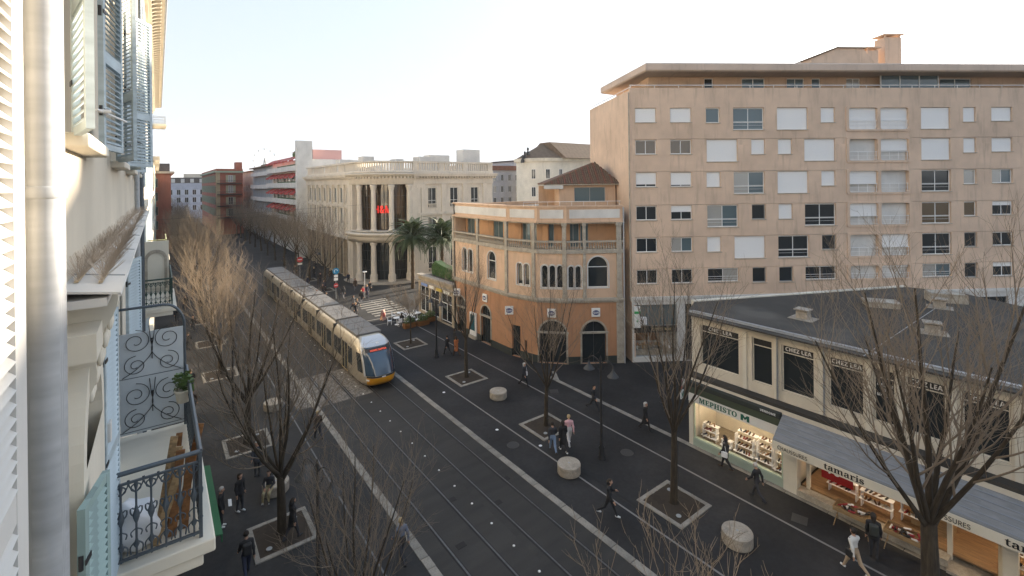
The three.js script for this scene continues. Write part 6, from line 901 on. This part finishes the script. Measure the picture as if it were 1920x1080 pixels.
// regions: 0 skin 1 hair 2 top 3 trousers 4 shoes
function figure(o) { // joints of one pose, facing +z; returns positions, regions
  const { stride = 0, arm = 0, sit = false, phone = false, coat = 0, lean = 0, bend = 0, long = false, hood = false } = o;
  const B = [], pelY = sit ? .56 : .94 - Math.abs(stride) * .09, up = (y, z = 0) => [y, z + lean * (y - pelY)];
  const J = (x, y, z) => [x, y, z + lean * Math.max(0, y - pelY)];
  const cap = (a, b, ra, rb, g, fz) => B.push([...a, ...b, ra, rb, g, fz]);
  const hips = [-.095, .095], hands = [];
  hips.forEach((hx, i) => {
    const s = (i ? 1 : -1) * stride; let hip = [hx, pelY - .02, 0], knee, ank;
    if (sit) { knee = [hx * 1.3, .5, .42]; ank = [hx * 1.3 + (i ? .02 : -.02), .09, .48 + (i ? .08 : 0)]; }
    else { const th = s * .95, kb = s < 0 ? .62 * Math.abs(stride) / .5 : .12 * Math.abs(stride); knee = [hx * .95, hip[1] - .43 * Math.cos(th), .43 * Math.sin(th)]; const sh = th - kb; ank = [hx * .95, knee[1] - .41 * Math.cos(sh), knee[2] + .41 * Math.sin(sh)]; const lift = Math.max(0, .075 - ank[1]); ank[1] += lift; }
    cap(hip, knee, .092, .062, 3); cap(knee, ank, .064, .043, 3); cap([ank[0], ank[1] - .035, ank[2] - .035], [ank[0], Math.max(.035, ank[1] - .05), ank[2] + .15], .042, .036, 4);
  });
  cap([0, pelY, 0], [0, pelY + .14, 0], .13, .125, coat ? 2 : 3, 1.3);
  cap(J(0, pelY + .12, 0), J(0, pelY + .42, .005), .125, .145, 2, 1.35); cap(J(-.1, pelY + .44, 0), J(.1, pelY + .44, 0), .095, .095, 2);
  if (coat) { cap([0, pelY + .1, 0], [0, pelY - coat, .0], .145, .175, 2, 1.15); }
  const shY = pelY + .47; cap(J(0, shY + .02, 0), J(0, shY + .12, .015), .06, .052, 0);
  [-1, 1].forEach((sd, i) => {
    const sw = (i ? -1 : 1) * arm, sh = J(sd * .185, shY - .02, 0); let el, wr;
    if (phone && i) { el = J(sd * .23, shY - .28, .05); wr = J(sd * .09, shY - .16, .27); } else if (sit) { el = J(sd * .24, shY - .26, .06); wr = J(sd * .12, shY - .38, .26); }
    else { el = J(sd * .225, shY - .285 * Math.cos(sw), .285 * Math.sin(sw) - .015); wr = [el[0] + sd * .01, el[1] - .25 * Math.cos(sw + .25 + Math.max(0, sw) * .5), el[2] + .25 * Math.sin(sw + .25 + Math.max(0, sw) * .5)]; }
    cap(sh, el, .064, .05, 2); cap(el, wr, .052, .038, 2); const dv = [wr[0] - el[0], wr[1] - el[1], wr[2] - el[2]], l = Math.hypot(...dv); const u = dv.map((q) => q / l); const pm = [wr[0] + u[0] * .085, wr[1] + u[1] * .085, wr[2] + u[2] * .085]; cap([wr[0] + u[0] * .02, wr[1] + u[1] * .02, wr[2] + u[2] * .02], pm, .034, .036, 0); hands.push([pm, u, sd]);
  });
  const [P, I] = nets(bodyField(B, .018), [-.42, -.02, -.55], [40, 92, 52], .0205 + (.0), 0);
  const reg = []; for (let i = 0; i < P.length; i += 3) { let best = 9, g = 2; for (const b of B) { const d = capD(P[i], P[i + 1], P[i + 2], b); if (d < best) { best = d; g = b[8]; } } reg.push(g); }
  // head on its own fine grid
  const hc = J(0, shY + .245, .03), hb = [[0, .02, -.012, 0, .035, .0, .094, .094, 1], [0, -.035, .022, 0, -.075, .045, .072, .046, 0], [0, .0, .09, 0, -.025, .108, .014, .019, 0], [-.085, -.005, 0, -.09, -.03, -.005, .018, .014, 0], [.085, -.005, 0, .09, -.03, -.005, .018, .014, 0], [0, -.062, .085, 0, -.063, .086, .02, .02, 0], [0, -.1, -.01, 0, -.13, -.015, .05, .05, 0]];
  if (long) hb.push([0, .0, -.06, 0, -.2, -.055, .09, .075, 1, 1]); if (hood) hb.push([0, -.02, -.045, 0, -.09, -.06, .1, .1, 2]);
  const [P2, I2] = nets(bodyField(hb, .01), [-.15, -.3, -.18], [30, 46, 36], .0102);
  const off = P.length / 3; for (let i = 0; i < P2.length; i += 3) { const x = P2[i], y = P2[i + 1], z = P2[i + 2]; let g = 0; if (hood && z < .02 && y < .0) g = 2; else if (y > .055 - z * .35 && !(z > .06 && y < .07)) g = 1; else if (z < .0 && y > -.07 || (long && z < .02)) g = 1; if (Math.abs(Math.abs(x) - .033) < .011 && Math.abs(y - .0) < .008 && z > .06) g = 4; if (Math.abs(x) < .026 && Math.abs(y + .063) < .006 && z > .08) g = 5; P.push(x + hc[0], y + hc[1], z + hc[2]); reg.push(g); }
  for (const q of I2) I.push(q + off);
  // five fingers per hand, curled
  for (const [pm, u, sd] of hands) { const w = new THREE.Vector3(...u), side2 = new THREE.Vector3(0, 0, 1).addScaledVector(w, -w.z).normalize(), inn = new THREE.Vector3().crossVectors(w, side2).multiplyScalar(sd); for (let k = 0; k < 5; k++) { const th = k === 4, L = [.07, .078, .073, .058, .055][k]; const base = new THREE.Vector3(...pm).addScaledVector(side2, th ? .03 : (.026 - k * .017)).addScaledVector(w, th ? -.035 : .022); const mid = base.clone().addScaledVector(w, L * .5).addScaledVector(side2, th ? .022 : 0).addScaledVector(inn, -.006), end = mid.clone().addScaledVector(w, L * .38).addScaledVector(inn, .02 * (sd > 0 ? -1 : -1)); for (const [a, b, r0, r1] of [[base, mid, .0095, .009], [mid, end, .009, .007]]) { const g = rod(a, b, r0, r1, 5), o2 = P.length / 3, pa = g.attributes.position; for (let i = 0; i < pa.count; i++) { P.push(pa.getX(i), pa.getY(i), pa.getZ(i)); reg.push(0); } const ix = g.index.array; for (let i = 0; i < ix.length; i++) I.push(ix[i] + o2); } } }
  const g = new THREE.BufferGeometry(); g.setAttribute('position', new THREE.Float32BufferAttribute(P, 3)); g.setIndex(I); g.computeVertexNormals(); return { g, reg, hands, hc, shY };
}
const POSE = { walk: figure({ stride: .48, arm: .42 }), walk2: figure({ stride: -.42, arm: -.36, lean: .04 }), coat: figure({ stride: .34, arm: .25, coat: .34, long: true }), coat2: figure({ stride: -.3, arm: -.2, coat: .22, hood: true }), stand: figure({ arm: .08, coat: .12 }), standL: figure({ arm: .05, stride: .06, long: true, coat: .05 }), phone: figure({ stride: .44, arm: .3, phone: true, lean: .03, hood: true }), sit: figure({ sit: true, long: true }) };
const skinT = [[.42, .25, .17], [.50, .31, .22], [.30, .17, .11]];
const personMat = mat(1, 1, 1, .82, { vertexColors: true });
function person(pose, X, Z, turn, c, label, o = {}) {
  const F = POSE[pose], g = new THREE.BufferGeometry(); g.setAttribute('position', F.g.attributes.position); g.setAttribute('normal', F.g.attributes.normal); g.setIndex(F.g.index);
  const pal = [o.skin || skinT[0], c[0], c[1], c[2], c[3], [.3, .1, .09]], col = new Float32Array(F.reg.length * 3); for (let i = 0; i < F.reg.length; i++) { const q = pal[F.reg[i]]; col[3 * i] = q[0]; col[3 * i + 1] = q[1]; col[3 * i + 2] = q[2]; }
  g.setAttribute('color', new THREE.BufferAttribute(col, 3)); const uv = new Float32Array(F.reg.length * 2), pp = F.g.attributes.position; for (let i = 0; i < F.reg.length; i++) { uv[2 * i] = pp.getX(i); uv[2 * i + 1] = pp.getY(i); } g.setAttribute('uv', new THREE.BufferAttribute(uv, 2)); g.userData.ready = true;
  const t = thing('person', label, 'person', X, o.y || 0, Z, turn, o.group); M('body', g, personMat, t); t.scale.setScalar(o.s || 1);
  if (o.bag) M('shoulder_bag', [mv(rbx(-.05, .05, -.16, .12, -.15, .15, .03, 2), .25, F.shY - .5, -.03), tube([[.25, F.shY - .4, .1], [.19, F.shY + .07, .02], [.25, F.shY - .4, -.12]], .012, 14, 5)], o.bag, t);
  if (o.pack) M('backpack', [mv(rbx(-.15, .15, -.2, .22, -.1, .1, .06, 3), 0, F.shY - .2, -.19)], o.pack, t);
  return t;
}
{
  const blk = [.018, .018, .02], dk = [.03, .03, .035], navy = [.02, .025, .05], grey = [.14, .14, .15], wht = [.62, .61, .58], jean = [.16, .22, .32], beige = [.40, .30, .20], brown = [.05, .03, .018], hb = [.025, .018, .013], hg = [.45, .43, .41], bl = [.40, .30, .16], shoeW = [.7, .7, .7], pi = Math.PI;
  person('coat', 21.46, 27.2, .3, [hg, dk, blk, blk], 'white-haired pedestrian in dark coat with pale bag near the bank corner', { bag: MT.plasticW });
  person('walk', 22.65, 21.4, .2, [hb, blk, dk, blk], 'pedestrian in black jacket walking by the pale threshold line');
  person('coat', 23.3, 17.8, .1, [hg, blk, blk, blk], 'white-haired pedestrian in long black coat on the threshold line');
  person('coat2', 23.45, 12.9, pi + .2, [hb, dk, blk, brown], 'pedestrian in black jacket passing the green-lettered shop window', { bag: MT.plasticW });
  person('walk2', 22.3, 10.75, pi - .2, [hg, blk, dk, blk], 'white-haired pedestrian in black jacket before the red-postered shop');
  person('walk', 17.35, 19.5, 2.6, [hb, dk, jean, brown], 'pedestrian in black jacket and pale jeans, left of the three walkers');
  person('coat', 17.9, 19.25, 2.7, [hb, blk, blk, shoeW], 'long black coated pedestrian in the middle of the three walkers');
  person('walk2', 18.6, 19.5, 2.6, [bl, [.55, .33, .36], [.55, .53, .52], shoeW], 'pedestrian in pink top and white trousers beside the tree pit');
  person('phone', 16.0, 14.25, .5, [hb, blk, blk, shoeW], 'pedestrian in black with white shoes looking at a phone');
  { const ph = M('phone', [rbx(-.036, .036, -.07, .07, -.005, .005, .004, 1)], MT.black); const a = .5, h = POSE.phone.hands[1][0]; ph.position.set(16.0 + h[0] * Math.cos(a) + (h[2] + .03) * Math.sin(a), h[1] + .05, -14.25 - h[0] * Math.sin(a) + (h[2] + .03) * Math.cos(a)); ph.rotation.set(-.5, a, 0); tagMesh(ph, 'small black phone held by the pedestrian in white shoes', 'phone'); }
  person('walk', 21.0, 6.5, pi - .4, [hb, wht, beige, shoeW], 'pedestrian in white top and beige trousers with black bag', { bag: MT.black });
  person('standL', 22.5, 6.3, pi - 1.2, [hb, blk, dk, blk], 'dark-dressed person with black hair browsing the trestle basket', { pack: MT.charcoal });
  person('stand', 2.1, 24.3, 1.2, [hg, blk, blk, shoeW], 'grey-haired person in black holding a paper on the left pavement');
  { const pa = M('paper', [bx(-.1, .1, -.14, .14, -.002, .002)], MT.white); pa.position.set(2.42, 1.05, -24.1); pa.rotation.set(-.7, .8, 0); tagMesh(pa, 'white sheet of paper held by the grey-haired person', 'paper'); }
  person('standL', 2.9, 24.95, .6, [hb, blk, dk, shoeW], 'black-dressed person standing beside the seated one');
  person('sit', 4.15, 25.1, .8 - 1.3, [hb, dk, [.34, .29, .17], shoeW], 'person sitting on the left drum seat in tan trousers', { y: -.02 });
  person('stand', 4.0, 27.5, -.3, [hg, [.06, .065, .08], dk, blk], 'grey-haired person in slate coat behind the drum seat');
  person('coat2', 4.45, 21.6, 1.9, [hb, blk, dk, blk], 'dark figure standing at the left tree pit');
  person('walk2', 2.6, 20.6, pi, [hb, blk, navy, blk], 'dark-coated pedestrian at the bottom left edge', { pack: MT.black });
  person('walk', 7.4, 29.0, pi, [bl, brown, dk, blk], 'fair-haired pedestrian in brown coat beside the left kerb band');
  person('coat', 20.6, 35.6, pi + .2, [brown, [.40, .13, .04], brown, blk], 'pedestrian in orange coat walking past the cash machine');
  person('walk', 20.1, 36.3, pi + .1, [hb, blk, blk, blk], 'black-dressed companion beside the orange coat');
  person('standL', 21.6, 37.6, 1.4, [hb, blk, blk, blk], 'black-dressed person at the shop corner near the cash machine');
  person('walk', 1.8, 41.4, pi, [hb, blk, dk, blk], 'dark pedestrian on the left pavement past the balcony screen');
  person('walk2', 1.7, 37.2, 0, [hb, brown, dk, blk], 'pedestrian in brown jacket on the left pavement by the balcony');
  person('walk', 10.2, 21.3, pi, [[.5, .5, .5], [.30, .33, .40], dk, blk], 'pedestrian in pale blue jacket stepping near the left rail', { s: 0.001 });
  scene.remove(scene.children[scene.children.length - 1]);
  person('walk2', 7.6, 17.6, pi, [bl, [.12, .14, .19], dk, blk], 'pedestrian in pale blue jacket near the left kerb band');
  person('sit', 20.55, 46.9, 2.2, [hb, blk, dk, blk], 'black-dressed customer seated at the cafe table', {});
  const far = [[17.7, 53.0], [18.6, 56.5], [18.4, 54.6], [20.3, 58.6], [21.3, 60.9], [22.0, 61.3], [23.2, 63.5], [19.3, 62.5], [17.6, 65.8], [18.4, 68.3], [20.5, 70.1], [17.3, 72.5], [19.6, 74.5], [21.7, 76.8], [20.1, 80.2], [18.1, 84.1], [21.8, 86.3], [20.4, 91.2], [18.8, 96.4], [22.2, 66.5], [22.9, 71.7], [16.6, 60.4]], r = rng(21), tops = [blk, dk, navy, brown, blk, [.3, .03, .04], grey];
  const fl = ['crossing near the tram roof', 'on the near zebra edge', 'beside the zebra', 'on the zebra stripes'];
  far.forEach(([X, Z], i) => person(['walk', 'coat', 'walk2', 'coat2'][i % 4], X, Z, r() < .5 ? rr(-.5, .5, r) : pi + rr(-.5, .5, r), [r() < .3 ? bl : hb, i === 4 ? [.42, .03, .04] : tops[Math.floor(r() * 5)], [dk, navy, blk, grey][i % 4], blk], i === 4 ? 'pedestrian in bright red jacket beyond the zebra crossing' : i < 4 ? `dark-dressed pedestrian ${fl[i]}` : 'dark-dressed pedestrian in the crowd before the pillared store', { group: i > 4 ? 'crowd before the pillared store' : undefined }));
  for (const [X, Z] of [[2.1, 52], [2.8, 58.5], [1.6, 64], [2.6, 70], [5.9, 56]]) person(['walk', 'coat2'][Math.floor(Z) % 2], X, Z, Z % 2 ? 0 : pi, [hb, blk, dk, blk], 'dark-dressed pedestrian on the far left pavement', { group: 'far left pedestrians' });
}

scene.fog = new THREE.FogExp2(new THREE.Color(1, .97, .93), 0.00022);
renderer.render(scene, camera);
